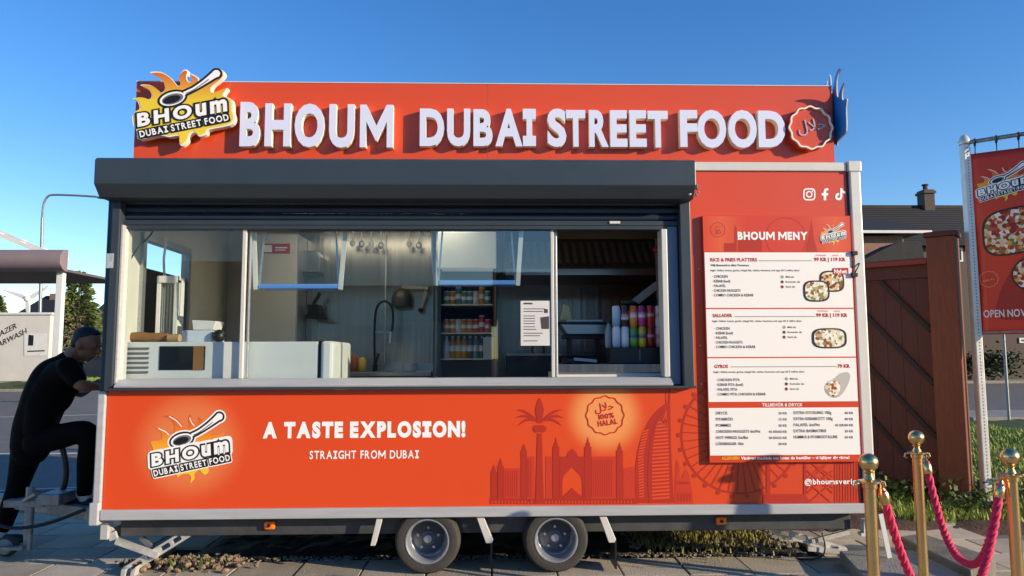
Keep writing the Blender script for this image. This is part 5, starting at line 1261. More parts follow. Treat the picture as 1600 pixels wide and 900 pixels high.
for li, z in enumerate(levels):
    for k in range(8):
        x = a.x+.075+k*(b.x-a.x-.15)/7; tall = li == 2
        mm = DR[0] if (li == 1 and k > 4) else DR[rc.choice([1, 1, 2, 3, 4, 5])]
        o = (MB().lathe([(.028, 0), (.03, .015), (.03, .12), (.012, .165), (.012, .19), (0, .19)], (0, 0, 0), 'z', 14) if tall else can_mesh(0, 0, 0, .028, rc.choice([.115, .115, .15]))).build('drink_can' if not tall else 'drink_bottle', mm, None, smooth=40)
        o.location = (x, yr+.09, z+.001)
        tag(o, ('can in the middle row of the drinks fridge' if li == 1 else 'can in the top row of the drinks fridge') if not tall else 'bottle in the bottom row of the drinks fridge', 'can' if not tall else 'bottle', 'drinks in the fridge')
        o['label'] = ({'drink red': 'red', 'drink teal': 'teal', 'drink green': 'green', 'drink amber': 'amber', 'drink silver': 'silver', 'drink dark': 'dark'}[mm.name])+' '+o['label']
# lit tube lamp under the ceiling, mirrored in the steel wall
th = thing('tube_lamp', 'lit warm ceiling tube lamp mirrored as a band in the steel wall', 'lamp', (-.95, 1.25, 2.56))
LM = mat('lit tube', '#ffffff', .4); bsdf(LM).inputs['Emission Color'].default_value = (1, .84, .6, 1); bsdf(LM).inputs['Emission Strength'].default_value = 4.6
MB().box(-1.7, -.2, 1.16, 1.36, 2.575, 2.6).build('tube', LM, th, bevel=.01); MB().box(-1.75, -.15, 1.13, 1.39, 2.603, 2.66).build('housing', WHITE, th)
# waste pedal bins below: dark boxes right of the fridge
a = P(793, 556, 1.3); b = P(861, 588, 1.3)
th = thing('fryer', 'low dark deep fryer with a ring handle right of the drinks fridge', 'fryer', ((a.x+b.x)/2, 1.5, ZB+.06))
MB().box(a.x, b.x+.3, 1.3, 1.85, ZB+.07, a.z).build('body', mat('dark steel', '#33363a', .35, .5), th, bevel=.006); MB().box(a.x-.01, b.x+.31, 1.28, 1.86, a.z+.001, a.z+.02).build('rim', STEEL2, th)
c = P(841, 550, 1.3); MB().tube([(c.x+.05*cos(2*pi*k/16), 1.32, c.z+.02+.05*sin(2*pi*k/16)) for k in range(17)], .012, 8).build('ring_handle', BLACK, th)
a = P(755, 527, 1.35); b = P(771, 560, 1.35); tag(MB().box(a.x, b.x, 1.35, 1.4, b.z, a.z).build('paper_strip', CREAM), 'narrow white paper strip hanging beside the drinks fridge', 'paper')
# notice taped to the glass
pn = front(.049); a = P(813.5, 470, .05); b = P(860, 540, .05)
SG = MB().box(a.x, b.x, .0515, .054, b.z, a.z).build('paper_notice', WHITE); tag(SG, 'white printed notice taped inside the third window pane', 'notice')
q = [[(818, 473), (832, 473), (832, 475.5), (818, 475.5)]]+[[(818, v), (818+l, v), (818+l, v+1.2), (818, v+1.2)] for v, l in ((482, 34), (486, 30), (493, 18), (497, 18), (501, 18), (505, 18), (510, 18), (514, 20), (520, 30), (524, 26), (532, 22))]+[[(844, 496), (858, 494), (858, 514), (846, 514)], [(850, 483), (856, 483), (856, 489), (850, 489)]]
put('notice_print', merge(*[fill_mesh([[pn.px(u, v) for u, v in z]]) for z in q]), lambda x, y, z: pn.w(x, y, -.0018), MTXT, SG)
# right-hand opening: hood, back wall, tray, counter
yh_ = 1.1
x0, x1 = P(790, 400, yh_).x, XR-.07
th = thing('extractor_hood', 'dark extractor hood with slanted grease filters above the right opening', 'hood', ((x0+x1)/2, 1.5, P(950, 430, yh_).z))
za_, zb_, zc4 = P(950, 380, yh_).z, P(950, 428, yh_).z, P(950, 352, yh_).z
HOODM = mat('hood steel', '#6a655e', .35, .7, var=.1)
MB().prism([(x0, yh_, zb_), (x0, yh_, zb_+.04), (x0, yh_+.35, za_+.1), (x0, yh_+.35, ZROOF-.09), (x0, YB-.03, ZROOF-.09), (x0, YB-.03, zb_)], (x1-x0, 0, 0)).build('canopy', HOODM, th)
MB().box(x0, x1, yh_-.02, yh_-.002, zb_-.01, zb_+.04).build('hood_lip', STEEL2, th)
fm = MB(); d = V((0, .35, za_+.1-zb_-.04)).normalized(); nrm = V((0, -d.z, d.y))
for k in range(22):
    x = x0+.05+k*.066
    p0 = V((x, yh_, zb_+.04))+d*.06+nrm*.012; p1 = p0+d*.32; fm.bar(p0, p1, .014, .03, nrm)
fm.build('grease_filter', mat('filter steel', '#8a857c', .35, .7), th)
a = P(905, 352, .25); 
tag(MB().box(P(872, 350, .3).x, XG-.02, .3, .34, P(900, 372, .3).z, P(900, 348, .3).z).build('light_cover', mat('dim light cover', '#5a4a38', .5)), 'brown strip cover under the ceiling over the right opening', 'cover')
# shelf with tray
yt_ = .55; a = P(876, 506, yt_); b = P(953, 522, yt_)
th = thing('steel_tray', 'sloped stainless tray with paper on top in the right opening', 'tray', ((a.x+b.x)/2, yt_+.15, b.z))
MB().prism([(a.x, yt_, a.z), (b.x, yt_, a.z-.005), (b.x-.04, yt_, b.z), (a.x+.05, yt_, b.z)], (0, .3, 0)).build('pan', STEEL2, th, bevel=.004)
MB().box(a.x-.02, b.x+.01, yt_-.01, yt_+.32, a.z+.001, a.z+.016).build('rim', BLACK, th)
MB().box(a.x+.05, b.x-.05, yt_+.02, yt_+.26, a.z+.017, a.z+.03).build('paper', WHITE, th)
sp_ = MB(); sp_.box(a.x+.03, b.x-.03, yt_+.06, yt_+.26, b.z-.03, b.z-.002); sp_.box(a.x+.06, a.x+.09, yt_+.1, yt_+.2, P(900, 568, .4).z+.002, b.z-.031); sp_.box(b.x-.09, b.x-.06, yt_+.1, yt_+.2, P(900, 568, .4).z+.002, b.z-.031)
sp_.build('stand', BLACK, th)
q = P(884, 495, .6); tag(MB().prism([(q.x-.03, .62, a.z+.032), (q.x+.05, .62, a.z+.032), (q.x+.03, .62, a.z+.13), (q.x-.01, .62, a.z+.15)], (0, .05, 0)).build('napkin_stack', mat('cream napkin', '#c9b98a', .8), None, bevel=.004), 'cream napkins standing at the back of the steel tray', 'napkins')
# counter in the right opening
y0c = .13; zt_r = P(950, 569, y0c).z
th = thing('serving_counter', 'white fronted serving counter with a steel top in the right opening', 'counter', (P(950, 570, y0c).x, .5, ZB+.06))
xa_ = P(871, 570, y0c).x; xb_ = P(1037, 570, y0c).x+.02
MB().box(xa_, xb_, y0c+.01, .95, ZB+.07, zt_r-.06).build('front', WHITE, th); MB().box(xa_-.005, xb_, y0c-.01, .97, zt_r-.058, zt_r).build('top', STEEL, th, bevel=.004)
a = P(882, 552, .45); b = P(935, 566, .45)
th = thing('contact_grill', 'low black contact grill lying on the steel counter top', 'grill', ((a.x+b.x)/2, .55, zt_r))
MB().box(a.x, b.x, .42, .7, zt_r+.001, zt_r+.045).build('base', BLACK, th, bevel=.01); MB().box(a.x+.01, b.x-.02, .44, .68, zt_r+.048, zt_r+.075).build('lid', BLACK, th, bevel=.01); MB().bar((a.x+.06, .40, zt_r+.035), (b.x-.02, .40, zt_r+.02), .02, .03).build('handle', STEEL2, th)
# black till box with two rows of cans on it
a = P(953, 543, .22); b = P(1035, 568, .22)
th = thing('till_box', 'wide black box on the counter carrying the stacked cans', 'box', ((a.x+b.x)/2, .33, zt_r))
MB().box(a.x, b.x+.03, .2, .48, zt_r+.001, a.z).build('body', BLACK, th, bevel=.005); MB().box(a.x+.2, a.x+.203, .1975, .1995, zt_r+.02, a.z-.02).build('seam', GALV, th)
hcan = (P(1000, 478, .26).z-a.z)/2-.001
def canbands(name, stops, rough=.3): return gradient(name, stops, 'Z', rough, .3)
kinds = [('silver blue', [(0, '#5d88b4'), (.5, '#a9c2d8'), (1, '#c4ccd4')], 'light blue'), ('black', [(0, '#16161a'), (.3, '#16161a'), (.36, '#c8d4e0'), (.62, '#b03020'), (.68, '#141418')], 'black'), ('orange', [(0, '#d8631c'), (.4, '#e8a040'), (.5, '#e6e6f0'), (.72, '#d8631c')], 'orange'), ('magenta', [(0, '#9c2470'), (.4, '#d04a9c'), (.5, '#e6e0ee'), (.72, '#9c2470')], 'magenta'), ('red', [(0, '#b4121a'), (.45, '#c01820'), (.55, '#e0b8b4'), (.66, '#b4121a')], 'red'), ('white red', [(0, '#cfc6c4'), (.3, '#d8d4d2'), (.55, '#c08080'), (.7, '#cfc8c6')], 'white')]
low = [('blue glass', [(0, '#8fb0cc'), (.5, '#c0d0dc'), (1, '#d0d6da')], 'pale blue'), ('silver', [(0, '#a9c0d4'), (.4, '#dfe4e8'), (1, '#b9c4cc')], 'silver'), ('green', [(0, '#3f8a30'), (.4, '#78b850'), (.5, '#203c8c'), (.72, '#4a9038')], 'green'), ('yellow', [(0, '#c8b020'), (.4, '#e0cc40'), (.5, '#24408c'), (.72, '#c8b020')], 'yellow'), ('dark red', [(0, '#8e1016'), (.45, '#a8141c'), (.55, '#d0a0a0'), (.66, '#8e1016')], 'dark red'), ('pink', [(0, '#b86a6c'), (.3, '#d0b0ae'), (.55, '#b05860'), (.7, '#cfb8b6')], 'pinkish')]
us = (966, 980, 994.5, 1004.5, 1017, 1029)
us = [963+k*13.4 for k in range(6)]
for row, ks in ((0, low), (1, kinds)):
    for k, (nm, stops, colw) in enumerate(ks):
        x = P(us[k], 520, .27).x
        o = can_mesh(0, 0, 0, .0285, hcan).build('drink_can', canbands('can '+nm, stops), None, smooth=40)
        o.location = (x, .27, a.z+.001+row*(hcan+.001))
        MB().lathe([(.0225, hcan-.006), (.0235, hcan+.0004), (.020, hcan+.0004)], o.location, 'z', 14).build('rim', ALU, o)
        tag(o, f"{colw} slim can in the {'upper' if row else 'lower'} row on the black box", 'can', 'cans stacked on the black box')
th = thing('water_bottle', 'clear bottle with a dark blue cap left of the stacked cans', 'bottle', (P(955, 540, .3).x-.02, .32, a.z))
bx_ = P(953, 540, .33).x
th.location = (bx_, .36, a.z)
MB().lathe([(.026, .001), (.03, .015), (.03, .12), (.013, .16), (.013, .17)], (bx_, .36, a.z), 'z', 16).build('bottle', mat('bottle plastic', '#7f96a8', .15), th, smooth=50); MB().lathe([(.015, .17), (.015, .19), (0, .19)], (bx_, .36, a.z), 'z', 12).build('cap', mat('blue cap', '#1c2c5c', .4), th)
# black cloth bag, white paper cone and hanging note in the corner
q = P(1005, 468, .6)
th = thing('black_bag', 'crumpled black bag on a shelf behind the stacked cans', 'bag', (q.x, .6, P(1000, 480, .6).z))
MB().ball((q.x, .62, q.z-.02), .11, 14, 10, (1.6, .8, .5)).build('bag', BLACK, th, smooth=70); MB().box(q.x-.2, XR-.07, .5, .72, q.z-.105, q.z-.085).build('shelf', STEEL2, th)
MB().tube([(XR-.1, .6, zt_r), (XR-.1, .6, q.z-.106)], .012, 8).build('shelf_leg', STEEL2, th)
p0, p1 = P(988, 468, .52), P(1024, 440, .52)
tag(MB().prism([p0, p0+V((.05, 0, -.03)), p1+V((.06, 0, -.02)), p1], (0, .02, 0)).build('paper_cone', mat('grey paper', '#a8a49e', .7)), 'grey folded paper sticking out of the black bag', 'paper')
q = P(1028, 390, .5); tag(MB().ball((q.x, .5, q.z), .035, 12, 8, (1, 1, .8)).build('red_knob', mat('red knob', '#b01c24', .4), None, smooth=60), 'small round red knob near the right jamb', 'ball')  # red knob modelled as a small ball
tag(MB().prism([P(1024, 370, .5), P(1034, 366, .5), P(1034, 486, .5), P(1027, 478, .5)], (0, .01, 0)).build('hanging_paper', mat('pale paper', '#8e8a84', .7)), 'narrow pale paper hanging inside the right jamb', 'paper')

# ================================================================== roof of the background right: banner on a pole
bp = G(1543, 801)
th = thing('banner_flag', 'tall red food banner hanging from a white pole beside the fence', 'banner', bp)
pt = P(1516, 226, bp.y).z
POLE = mat('white banner pole', '#cfcdc8', .35, .25, var=.1, vscale=10)
MB().box(bp.x-.035, bp.x+.035, bp.y-.035, bp.y+.035, 0, pt).build('pole', POLE, th, bevel=.008)
MB().lathe([(.05, 0), (.055, .03), (.03, .08), (0, .1)], (bp.x, bp.y, pt), 'z', 12).build('pole_cap', POLE, th, smooth=40)
bdir = V((.80, -.60, 0)).normalized()
hm = MB(); 
for k in range(int((pt-.3)/.03)):
    hm.box(bp.x-.004, bp.x+.004, bp.y-.0365, bp.y-.0352, .3+k*.03, .3+k*.03+.012)
hm.build('pole_holes', BLACK, th)
BPL = Plane((bp.x, bp.y, 0), bdir)
zt_b = BPL.px(1524, 240)[1]; zb_b = BPL.px(1530, 523)[1]; xb0 = BPL.px(1520, 300)[0]; xb1 = xb0+.92
zarm = BPL.px(1530, 220)[1]
MB().tube([bp+V((0, 0, zarm)), bp+bdir*1.15+V((0, 0, zarm+.01))], .02, 12).build('arm', GALV, th, smooth=40)
BANM = gradient('banner cloth print', [(0, '#cb3216'), (.5, '#cd3a1a'), (1, '#c2341a')], 'Z', .55, .1)
bm_ = MB(); nx_, nz_ = 14, 24; vs = []
def bwave(a, b): return .012*sin(a*6+b*2.2)+.008*sin(b*5+a*3)
for j in range(nz_+1):
    for i in range(nx_+1):
        A_ = xb0+(xb1-xb0)*i/nx_; B_ = zb_b+(zt_b-zb_b)*j/nz_; vs.append(BPL.w(A_, B_, bwave(A_, B_)))
fs = [(j*(nx_+1)+i, j*(nx_+1)+i+1, (j+1)*(nx_+1)+i+1, (j+1)*(nx_+1)+i) for j in range(nz_) for i in range(nx_)]
bm_.add(vs, fs); CL = bm_.build('cloth', BANM, th, recalc=False, smooth=80)
sd = CL.modifiers.new('thickness', 'SOLIDIFY'); sd.thickness = .002; sd.offset = -1
for k in range(6):
    A_ = xb0+.04+k*.17
    MB().tube([BPL.w(A_+.006*sin(q), zarm-.01+.035*cos(q), .03*sin(q)) for q in [2*pi*i/12 for i in range(13)]], .007, 6).build('ring', BLACK, th)
    MB().tube([BPL.w(A_, zarm-.045, .0), BPL.w(A_, zt_b-.01, .004)], .005, 6).build('clip', BLACK, th)
MB().tube([bp+V((0, 0, zb_b+.02)), BPL.w(xb0+.95, zb_b+.02, -.03)], .012, 8).build('lower_arm', GALV, th)
def tess(vf, cell):   # cut big prints so that they follow the cloth
    bm = bmesh.new(); vv = [bm.verts.new(v) for v in vf[0]]
    for f in vf[1]:
        try: bm.faces.new([vv[i] for i in f])
        except ValueError: pass
    for _ in range(4):
        lg_ = [e for e in bm.edges if e.calc_length() > cell]
        if not lg_: break
        bmesh.ops.subdivide_edges(bm, edges=lg_, cuts=1); bmesh.ops.triangulate(bm, faces=bm.faces)
    bm.verts.index_update(); r_ = ([tuple(v.co) for v in bm.verts], [tuple(v.index for v in f.verts) for f in bm.faces]); bm.free(); return r_
def ban(name, polys, off, m, px=True):
    vf = fill_mesh([[BPL.px(*p) for p in q] if px else q for q in polys]); return put(name, tess(vf, .06), lambda a, b, c: BPL.w(a, b, bwave(a, b)+off), m, CL)
SILB = mat('banner silhouette', '#9c2414', .55)
ban('tower_print', [[BPL.px(1572, 500)]+smoothed([BPL.px(1553, 495), BPL.px(1563, 455), BPL.px(1585, 415), (BPL.px(1598, 400)[0]+.02, BPL.px(1598, 400)[1])], 4, False)+[(BPL.px(1598, 400)[0]+.03, BPL.px(1590, 500)[1])]], .004, SILB, False)
FOODB = food_mat('banner food print', ['#d9c39a', '#9c2418', '#6a7a34', '#f0e4d6', '#b03a20', '#d8a03a', '#8a1a18', '#e0d4b8', '#b8482a'], 34)
oc = BPL.px(1589, 360); 
sg_ = lambda q: abs(q)**.6*(1 if q > 0 else -1)
oct_ = [(oc[0]+.27*sg_(cos(a)), oc[1]+.215*sg_(sin(a))+.12*(.27*sg_(cos(a)))) for a in [2*pi*k/40 for k in range(40)]]
ban('dish_print', [oct_], .005, PRINTB, False); ban('dish_print', [[(oc[0]+(x-oc[0])*.93, oc[1]+(y-oc[1])*.93) for x, y in oct_]], .0075, FOODB, False)
oc2 = BPL.px(1622, 428); ban('dish_print', [ring(*oc2, .2, 24, .17)], .006, PRINTB, False); ban('dish_print', [ring(*oc2, .185, 24, .155)], .0085, FOODB, False)
b1 = BPL.px(1545, 436); ban('halal_print', [scallop(*b1, .075, .003), scallop(*b1, .069, .003)], .005, mat('banner badge', '#e08a6a', .5), False)
tilted('halal_print', 'HALAL', (b1[0], b1[1]-.01), .09, .02, R(12), .02, mat('banner badge text', '#e08a6a', .5), BPL, CL, .02)
on0 = BPL.px(1537, 496); on1 = BPL.px(1594, 493); vs, fs, W_ = glyph_line('OPEN NO', .015, .09, .28); hh = BPL.px(1537, 485)[1]-on0[1]
vs, fs, W_2 = glyph_line('OPEN NOW', .015, .09, .28); scl = (on1[0]-on0[0])/W_*1.0
put('open_lettering', tess((vs, fs), .25), lambda x, y, z: BPL.w(on0[0]+x*scl, on0[1]+y/.682*hh, bwave(on0[0]+x*scl, on0[1]+y/.682*hh)+.006), mat('banner white', '#e8dcd8', .5), CL)
o0 = BPL.px(1527, 307); 
def on_banner(x, y, o):
    A_ = o0[0]+(x-222)/340*.44; B_ = o0[1]+(385-y)/340*.40+(x-222)/340*.02; return BPL.w(A_, B_, bwave(A_, B_)+.007+o)
badge(on_banner, CL, FLM, 0, .0005)

# ================================================================== rope barrier
def px_at(u, v, d): # point at camera distance d along y
    return P(u, v, d-CAM_D)
posts = [(1356.5, 708, 3.13, 'brass barrier post nearest the trailer corner, left of the three'), (1431, 672, 3.85, 'brass barrier post standing farthest back in front of the fence'), (1577, 700, 3.28, 'brass barrier post at the right edge with two ropes on it')]
ST = []
for k, (u, v, d, lab) in enumerate(posts):
    top = px_at(u, v, d)
    if k == 0:
        th = thing('rope_post', lab, 'barrier post', (0, 0, 0), 'brass posts of the rope barrier')
        H = .99
        MB().lathe([(0, .001), (.15, .001), (.155, .012), (.15, .022), (.09, .03), (.035, .045), (.0255, .06)], (0, 0, .036), 'z', 32).build('base', BRASS, th, smooth=40)
        MB().lathe([(.0245, .09), (.0245, H-.14)], (0, 0, 0), 'z', 24).build('tube', BRASS, th, smooth=40)
        MB().lathe([(.025, H-.145), (.03, H-.142), (.03, H-.125), (.045, H-.12), (.045, H-.114), (.022, H-.108), (.014, H-.09), (.02, H-.08), (.012, H-.074)], (0, 0, 0), 'z', 24).build('collar', BRASS, th, smooth=35)
        MB().ball((0, 0, H-.0385), .0385, 24, 16).build('ball_finial', BRASS, th, smooth=60)
        for sx in (1, -1):
            MB().tube([(sx*.04, 0, H-.117), (sx*.062, 0, H-.12), (sx*.066, 0, H-.135), (sx*.055, 0, H-.142)], .005, 8).build('hook', BRASS, th)
        th.location = (top.x, top.y, top.z-H); r0_ = th
    else: th = dup(r0_, (top.x, top.y, top.z-.99), lab)
    ST.append(th)
def rope(a, b, sag, label, seed):
    th = thing('barrier_rope', label, 'rope', a, 'crimson ropes of the barrier')
    d = V((b.x-a.x, b.y-a.y, 0)); n = 90; pts = []
    for i in range(n+1):
        t = i/n; p = a.lerp(b, t); q = 2*t-1
        pts.append(V((p.x, p.y, p.z-sag*(1-abs(q)**2.4))))
    L_ = sum((pts[i+1]-pts[i]).length for i in range(n))
    m = MB(); s = 0; side = d.normalized().cross(V((0, 0, 1)))
    for k in range(3):
        hp = []; s = 0
        for i in range(n*3+1):
            f = i/3; i0 = min(int(f), n-1); p = pts[i0].lerp(pts[i0+1], f-i0); tg = (pts[i0+1]-pts[i0]).normalized(); u_ = side; v_ = tg.cross(u_)
            ph = 2*pi*(f/n*L_/.075)+2*pi*k/3; hp.append(p+(u_*cos(ph)+v_*sin(ph))*.0085)
        m.tube(hp, .0105, 8)
    o = m.build('cord', PINK, th, smooth=80)
    for e, nx2 in ((pts[0], pts[2]), (pts[-1], pts[-3])):
        dd = (nx2-e).normalized(); MB().tube([e-dd*.02, e-dd*.0, e+dd*.015, e+dd*.055, e+dd*.06], [.006, .013, .021, .022, .019], 14).build('end_cap', BRASS, th, smooth=35)
        MB().tube([e-dd*.015+V((.0, .012*cos(q), .012*sin(q)+.012)) for q in [2*pi*i/10 for i in range(11)]], .003, 6).build('hook', BRASS, th)
    return th
def hook(st, toward):
    d = (toward-st.location); d.z = 0; return st.location+d.normalized()*.06+V((0, 0, .99-.155))
s0_, s1_, s2_ = ST
rope(hook(s0_, s2_.location), hook(s2_, s0_.location), .52, 'near crimson twisted rope from the left brass post to the right one', 1)
rope(hook(s1_, s2_.location), hook(s2_, s1_.location), .43, 'far crimson twisted rope from the back brass post to the right one', 2)

# concrete steps beside the trailer
def block(name, pts, z0, z1, label, m=CONC):
    b = MB(); b.prism([(x, y, z0) for x, y in pts], (0, 0, z1-z0)); o = b.build(name, m, None, bevel=.012); return tag(o, label, 'slab')
g = [G(1316, 888, .11), G(1400, 893, .11), G(1484, 884, .11), G(1470, 868, .11), G(1400, 860, .11), G(1322, 866, .11)]
block('concrete_slab', [(g[0].x, g[0].y-.35), (g[2].x+.05, g[2].y-.3), (g[2].x+.05, g[2].y+.0), (g[3].x, g[3].y+.15), (g[5].x, g[5].y+.1)], .0, .11, 'pale concrete step slab between the trailer end and the back brass post')
g = [G(1405, 838, .16), G(1440, 832, .16), G(1523, 868, .16), G(1500, 885, .16)]
block('concrete_block', [(g[0].x, g[0].y), (g[3].x, g[3].y-.1), (g[2].x+.1, g[2].y-.05), (g[1].x, g[1].y)], .0, .16, 'weathered concrete kerb block lying by the ivy behind the ropes', mat('weathered concrete', '#6a655c', .9, var=.3, vscale=6, bump=.4))
q = G(1390, 872, .11); t_ = P(1376, 803, q.y)
tag(MB().bar(V((q.x, q.y, .112)), V((t_.x, t_.y, t_.z)), .03, .006).build('flat_bar', WHITE), 'small upright white flat bar standing on the concrete slab', 'bar')

# stand added out of view to the right, shaped for its shadow on the trailer
sh = P(1172, 760, 0); s = 1.0; bx = sh.x+SUN_K[0]*s; by = -s
zt2 = P(1165, 726, 0).z+SUN_K[1]*s
th = thing('shadow_stand', 'dark unseen stand shaped to cast the shadow on the trailer', 'stand', (bx, by, .036))
DK = mat('dark stand', '#2a2624', .6)
MB().ball((bx, by, zt2), .07, 16, 8, (1, .85, .5)).build('top', DK, th, smooth=60)
MB().tube([(bx, by, .04), (bx, by, zt2)], [.038, .032], 12).build('column', DK, th)
MB().ball((bx-.1, by, zt2-.08), .055, 12, 8, (1.3, .8, .5)).build('knob', DK, th, smooth=60)
MB().bar((bx-.04, by, zt2-.08), (bx-.34, by, .04), .045, .04).build('leg', DK, th); MB().bar((bx+.02, by, zt2-.4), (bx+.2, by-.2, .04), .03, .03).build('leg', DK, th)

# ================================================================== the man bending over the drawbar
YM = .78
J = lambda u, v, dy=0: P(u, v, YM+dy)
SKIN = mat('skin', '#8a5c44', .5, var=.08, vscale=20); TEE = mat('black cotton', '#070708', .85, spec=.12, var=.3, vscale=14, bump=.25, bscale=18); TRS = mat('black trousers', '#060607', .8, spec=.12, var=.3, vscale=12, bump=.25, bscale=16); HAIR = mat('black hair', '#0f0c0b', .6, bump=.6, bscale=60); SOCK = mat('white sock', '#c9c6c2', .9); SHOE = mat('black shoe', '#121212', .5)
def limb(b, pts, rs, n=14, sub=6):
    q = smoothed([(*p, r_) for p, r_ in zip(pts, rs)], sub, False); b.tube([V(x[:3]) for x in q], [x[3] for x in q], n)
    for e in (q[0], q[-1]): b.ball(e[:3], e[3]*.98, 12, 8)
def remesh(b, name, m, parent, vox=.012, sm=4):
    o = b.build(name, m, parent, recalc=False); r_ = o.modifiers.new('skin', 'REMESH'); r_.mode = 'VOXEL'; r_.voxel_size = vox; r_.use_smooth_shade = True
    s_2 = o.modifiers.new('smooth', 'SMOOTH'); s_2.factor = .5; s_2.iterations = sm; return o
foot_g = G(-6, 876)
MAN = thing('person', 'man in black clothes bending over the drawbar with one foot up on it', 'person', (J(60, 800).x, YM, .036))
head = J(135, 536); neck = J(112, 557); 
hd = (head-neck).normalized()
pel = J(62, 672); chest = J(84, 598); up_ = J(104, 566)
shN = J(106, 574, -.19); shF = J(112, 572, .19)
elN = J(126, 601, -.22); haN = J(152, 605, -.10)
elF = J(124, 612, .2); haF = J(150, 600, .12)
# body: head, neck, arms with hands - one skin
bd_ = MB()
f_ = V((.93, 0, -.36)).normalized(); u_ = V((.36, 0, .93)).normalized()      # face direction and head's up
bd_.ball(head+u_*.015, .1, 18, 14, (1, .78, 1.02))
bd_.ball(head+f_*.022-u_*.06, .072, 14, 10, (1, .82, 1)); bd_.ball(head+f_*.05-u_*.10, .036, 12, 8, (1, 1, .8))
bd_.tube([head+f_*.088+u_*.02, head+f_*.118-u_*.028, head+f_*.096-u_*.04], [.009, .017, .012], 8)
bd_.ball(head+f_*.092-u_*.066, .02, 10, 6, (.8, 1.3, .55)); bd_.ball(head+f_*.09-u_*.078, .018, 10, 6, (.8, 1.2, .55))
for s_3 in (-1, 1):
    bd_.ball(head+V((0, s_3*.08, 0))-f_*.006-u_*.018, .032, 10, 8, (.75, .4, 1.1)); bd_.ball(head+V((0, s_3*.034, 0))+f_*.083+u_*.012, .016, 8, 6)
limb(bd_, [chest+V((.03, 0, .02)), neck, head-f_*.015-u_*.03], [.08, .062, .06])
limb(bd_, [chest, pel], [.11, .1])
for sh_, el, ha in ((shN, elN, haN), (shF, elF, haF)):
    limb(bd_, [chest.lerp(sh_, .5), sh_, sh_.lerp(el, .5), el, el.lerp(ha, .5), ha], [.07, .058, .05, .043, .038, .028])
    d = (ha-el).normalized(); s_4 = V((0, 1 if sh_ is shN else -1, 0)); dn = d.cross(s_4).normalized()
    if dn.z > 0: dn = -dn
    bd_.ball(ha+d*.045, .042, 12, 8, (1, .9, .62))
    for k in range(4):
        r0 = ha+d*.075+s_4*(-.03+.02*k); ln = (.9, 1, .95, .75)[k]
        bd_.tube([r0, r0+d*.035*ln+dn*.006, r0+d*.055*ln+dn*.03, r0+d*.045*ln+dn*.05], [.0105, .010, .0095, .008], 8)
    t0 = ha+d*.03+s_4*.035; bd_.tube([t0, t0+d*.03+s_4*.022+dn*.01, t0+d*.055+s_4*.018+dn*.025], [.012, .011, .009], 8)
body = remesh(bd_, 'body', SKIN, MAN, .007, 3)
for s_3 in (-1, 1): MB().ball(head+V((0, s_3*.034, 0))+f_*.096+u_*.013, .0075, 8, 6).build('eye', PRINTB, MAN)
hr_ = MB(); hr_.ball(head+u_*.042-f_*.02, .097, 18, 14, (1.0, .79, .82)); hr_.ball(head-f_*.05-u_*.022, .064, 14, 10, (.85, 1.08, 1.05)); hr_.ball(head-f_*.03+u_*.01, .088, 14, 10, (.85, .88, .9)); hr_.ball(head+f_*.03+u_*.088, .04, 12, 8, (1.1, 1.3, .6))
remesh(hr_, 'hair', HAIR, MAN, .009, 2)
# T-shirt
ts = MB()
hipA = J(48, 700)
limb(ts, [hipA, J(54, 670), J(63, 643), J(76, 612), J(90, 585), up_], [.135, .145, .15, .16, .15, .085], 20)
limb(ts, [J(62, 668, -.07), J(70, 625, -.07), J(92, 588, -.09), shN], [.11, .115, .11, .07], 16); limb(ts, [J(62, 668, .07), J(70, 625, .07), J(92, 588, .09), shF], [.11, .115, .11, .07], 16)
limb(ts, [J(90, 625), J(104, 600)], [.10, .09]); limb(ts, [shN, shN.lerp(elN, .3), shN.lerp(elN, .68)], [.078, .072, .07]); limb(ts, [shF, shF.lerp(elF, .3), shF.lerp(elF, .8)], [.078, .072, .07])
remesh(ts, 't_shirt', TEE, MAN, .011, 12)
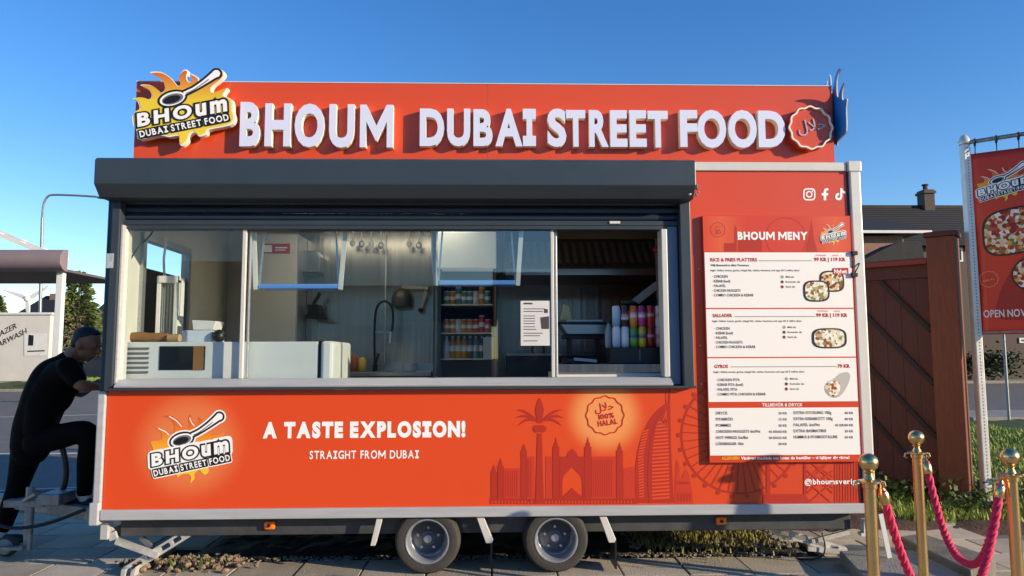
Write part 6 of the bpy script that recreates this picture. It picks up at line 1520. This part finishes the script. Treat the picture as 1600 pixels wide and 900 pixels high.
# trousers: far leg braced back on the ground, near leg up on the drawbar
tr = MB(); hN = J(58, 690, -.08); hF = J(46, 694, .08)
limb(tr, [J(56, 676), J(51, 698)], [.135, .13], 18)
kN = J(138, 676, -.12); aN = J(132, 770, -.05); limb(tr, [hN, hN.lerp(kN, .5)+V((0, 0, .01)), kN, kN.lerp(aN, .5), aN], [.1, .092, .073, .064, .052], 18)
kF = J(27, 762, .10); aF = J(4, 838, .14); aF.z = max(aF.z, .17); limb(tr, [hF, hF.lerp(kF, .5), kF, kF.lerp(aF, .5), aF], [.12, .095, .074, .068, .06], 18)
remesh(tr, 'trousers', TRS, MAN, .011, 14)
sk_ = MB(); limb(sk_, [aN, J(132, 779, -.05)], [.045, .042]); sk_.tube([aF, aF+V((-.02, 0, -.07))], .043, 12); sk_.build('socks', SOCK, MAN, recalc=False, smooth=60)
def shoe(p, rz, pitch=0):
    b = MB(); d = V((cos(rz)*cos(pitch), sin(rz)*cos(pitch), sin(pitch)))
    b.tube([p-d*.07, p-d*.03, p+d*.06, p+d*.14, p+d*.19], [.035, .043, .042, .038, .022], 14); b.ball(p-d*.04+V((0, 0, .025)), .045, 12, 8)
    for i, (x, y, z) in enumerate(b.v): b.v[i] = (x, y, max(z, p.z-.03+(x-p.x)*0))
    return b.build('shoe', SHOE, MAN, recalc=False, smooth=60)
pn_ = J(124, 787, -.05); shoe(pn_+V((-.02, 0, 0)), 0); shoe(V((aF.x-.03, aF.y, .07)), .15)
q = J(135, 609, -.1); tag(MB().bar(q+V((-.05, 0, 0)), q+V((.06, 0, .02)), .05, .02).build('phone', mat('blue case', '#3f6f9c', .4), None, bevel=.004), 'small blue object held in the hand of the man in black', 'phone')
# ================================================================== houses across the street behind the photographer (seen in the panes)
for k, (x, hw, hh, ri) in enumerate(((-46, 9, 4.2, 7.4), (-27.5, 9, 5.0, 8.6), (-9, 9, 4.0, 6.8), (9.5, 9, 4.6, 7.8), (28, 9, 4.8, 7.6), (46.5, 9, 4.2, 7.2))):
    yb2 = -46
    th = thing('street_house', ('grey', 'brown', 'pale', 'dark', 'reddish', 'cream')[k]+' house across the street facing the serving window', 'house', (x, yb2-4, 0))
    MB().box(x-hw, x+hw, yb2-8, yb2, 0, hh).build('wall', mat('street house wall', ('#77726a', '#6b5446', '#8d877c', '#4a4a4c', '#7a5548', '#9a9284')[k], .85, var=.1), th)
    MB().prism([(x-hw-.4, yb2+.4, hh-.1), (x-hw-.4, yb2-4, ri), (x-hw-.4, yb2-8.4, hh-.1)], (2*hw+.8, 0, 0)).build('roof', ROOFT, th)
    for q in range(4): wq = x-hw+2+q*(2*hw-4)/3; MB().box(wq-.7, wq+.7, yb2+.005, yb2+.04, 1.2, 2.7).build('window', GLASSD, th)
